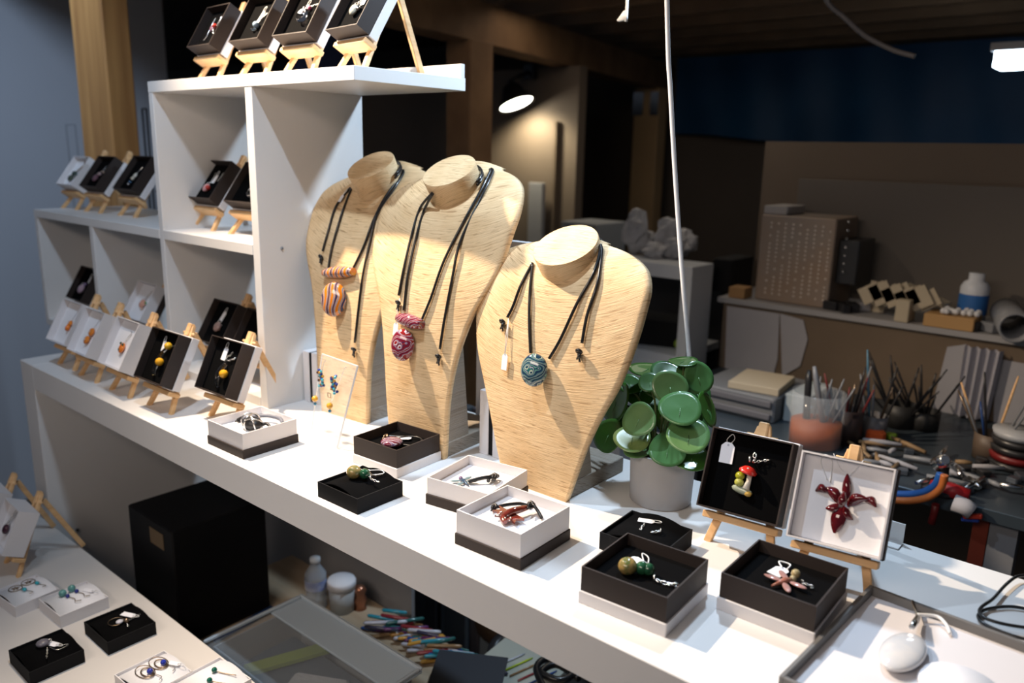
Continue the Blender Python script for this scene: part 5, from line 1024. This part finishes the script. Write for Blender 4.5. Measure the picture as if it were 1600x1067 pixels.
# pens
pc_=[(.02,.08,.30),(.03,.28,.38),(.25,.03,.04),(.05,.05,.09),(.5,.52,.6),(.28,.17,.08),(.02,.12,.12),(.1,.02,.12),(.55,.30,.05)]
pm=[mat('rod_colour',c,.15,coat=.5) for c in pc_]; nm_=['dark blue','turquoise','red','black','pale grey','brown','dark teal','purple','amber']
for k in range(130):
    t=(k*37%130)/130; q=onz(600+t*165+random.uniform(-12,12),972+t*82+random.uniform(-22,24),ZD)
    a=.75+random.uniform(-.4,.4); L_=random.uniform(.022,.042); dv=Vector((math.cos(a)*L_,math.sin(a)*L_,random.uniform(-.001,.001)))
    if (q+dv).y>dk0.y-.004 or (min((q-dv).x,q.x)<x1+.006 and (q-dv).y<yb2+.006) or (q+dv).x>-.92*S: continue
    q.z=ZD+.005+.0075*(k%4)
    tag(MB().tube([q-dv,q-dv*.9,q+dv*.9,q+dv],[.0012,.0036,.0036,.0016],7).build('glass_rod',pm[k%9]),nm_[k%9]+' glass rod or pen in the pile on the low desk','rod',nm_[k%9]+' rods on the low desk')
q=onz(735,1050,ZD+.03); tag(MB().box((q.x+.012,q.y-.02,ZD+.040),(.12,.10,.003),Matrix.Rotation(.55,3,'Z')@Matrix.Rotation(.12,3,'X')).build('black_card',mat('slate_card',(.02,.025,.035),.6)),'black card lying on the pile of rods at the bottom edge','card')
q=onz(810,1050,ZD); tag(MB().box((q.x,q.y,ZD+.005),(.14,.12,.008),Matrix.Rotation(.1,3,'Z'),.001).build('grey_notebook',mat('notebook',(.42,.44,.38),.7)),'pale grey-green notebook right of the black card','notebook')
for k in range(5): tool('thin coloured rod on the pale notebook',(q.x-.03+.018*k,q.y-.03,ZD+.0115),(q.x-.015+.018*k,q.y+.035,ZD+.0115),.0018,[pm[4],mat('lime_rod',(.45,.6,.03),.3),pm[5],pm[2],pm[0]][k],'rods on the notebook')
# things beyond the rear board
q=ony(690,960,yU(3.0))
for k,(u0,u1,col) in enumerate([(622,642,(.40,.42,.45)),(643,662,(.05,.055,.065)),(663,682,(.03,.03,.035)),(683,691,(.16,.20,.24)),(692,728,(.06,.07,.08)),(729,742,(.10,.09,.10))]):
    a=ony(u0,960,yU(2.85)); b=ony(u1,960,yU(2.85)); tag(MB().slab((a.x,yU(2.85)+.01*(k%2),0),(b.x,yU(2.9),CT-.12),ch=.003).build('cloth_fold',mat('fold',col,.8)),['pale grey fold at the left of the dark curtain under the counter','slate fold of the dark curtain under the counter','black fold of the dark curtain under the counter','thin pale blue fold of the dark curtain under the counter','wide charcoal fold of the dark curtain under the counter','brown-grey fold at the right of the curtain under the counter'][k],'curtain')
q=ony(775,985,yU(2.9)); tag(MB().sphere((q.x,q.y+.06,ony(775,985,yU(2.9)).z),.13,.08,.07,n=16,k=10).build('brown_bag',mat('brown_bag',(.09,.05,.025),.8)),'brown bag in the dark under the counter right of the curtain','bag')
q=ony(795,1015,yU(2.5)); tag(MB().torus(q,.030,.013,M=Matrix.Rotation(.4,3,'X'),n=24,k=10).build('black_ring',M_['dark_plastic']),'black coiled ring under the counter above the notebook','coil')
tag(MB().box(ony(838,1030,yU(2.45)),(.14,.05,.06),Matrix.Rotation(.3,3,'Y'),.008).build('grey_bin',mat('bin_grey',(.30,.30,.31),.6)),'grey bin edge under the counter right of the coil','bin')
tag(MB().tube(curve_pts([onz(u,v,ZD+.05) for u,v in [(850,1075),(838,1045),(852,1030),(880,1035),(892,1055),(870,1062),(846,1050),(870,1038),(905,1060)]],6),.006,8).build('black_cable_coil',M_['cord_black']),'coiled black cable at the bottom edge under the counter','cable')

# ---------------------------------------------------------------- pivots of things built in world space
for o in [q for q in list(C.objects) if q.type=='EMPTY' and q.parent is None and q.location.length<1e-6]:
    vs=[ch.matrix_local@v.co for ch in o.children if ch.type=='MESH' for v in ch.data.vertices]
    if not vs: continue
    c=Vector((sum(v.x for v in vs)/len(vs),sum(v.y for v in vs)/len(vs),min(v.z for v in vs)))
    o.location=c
    for ch in o.children: ch.location=ch.location-c
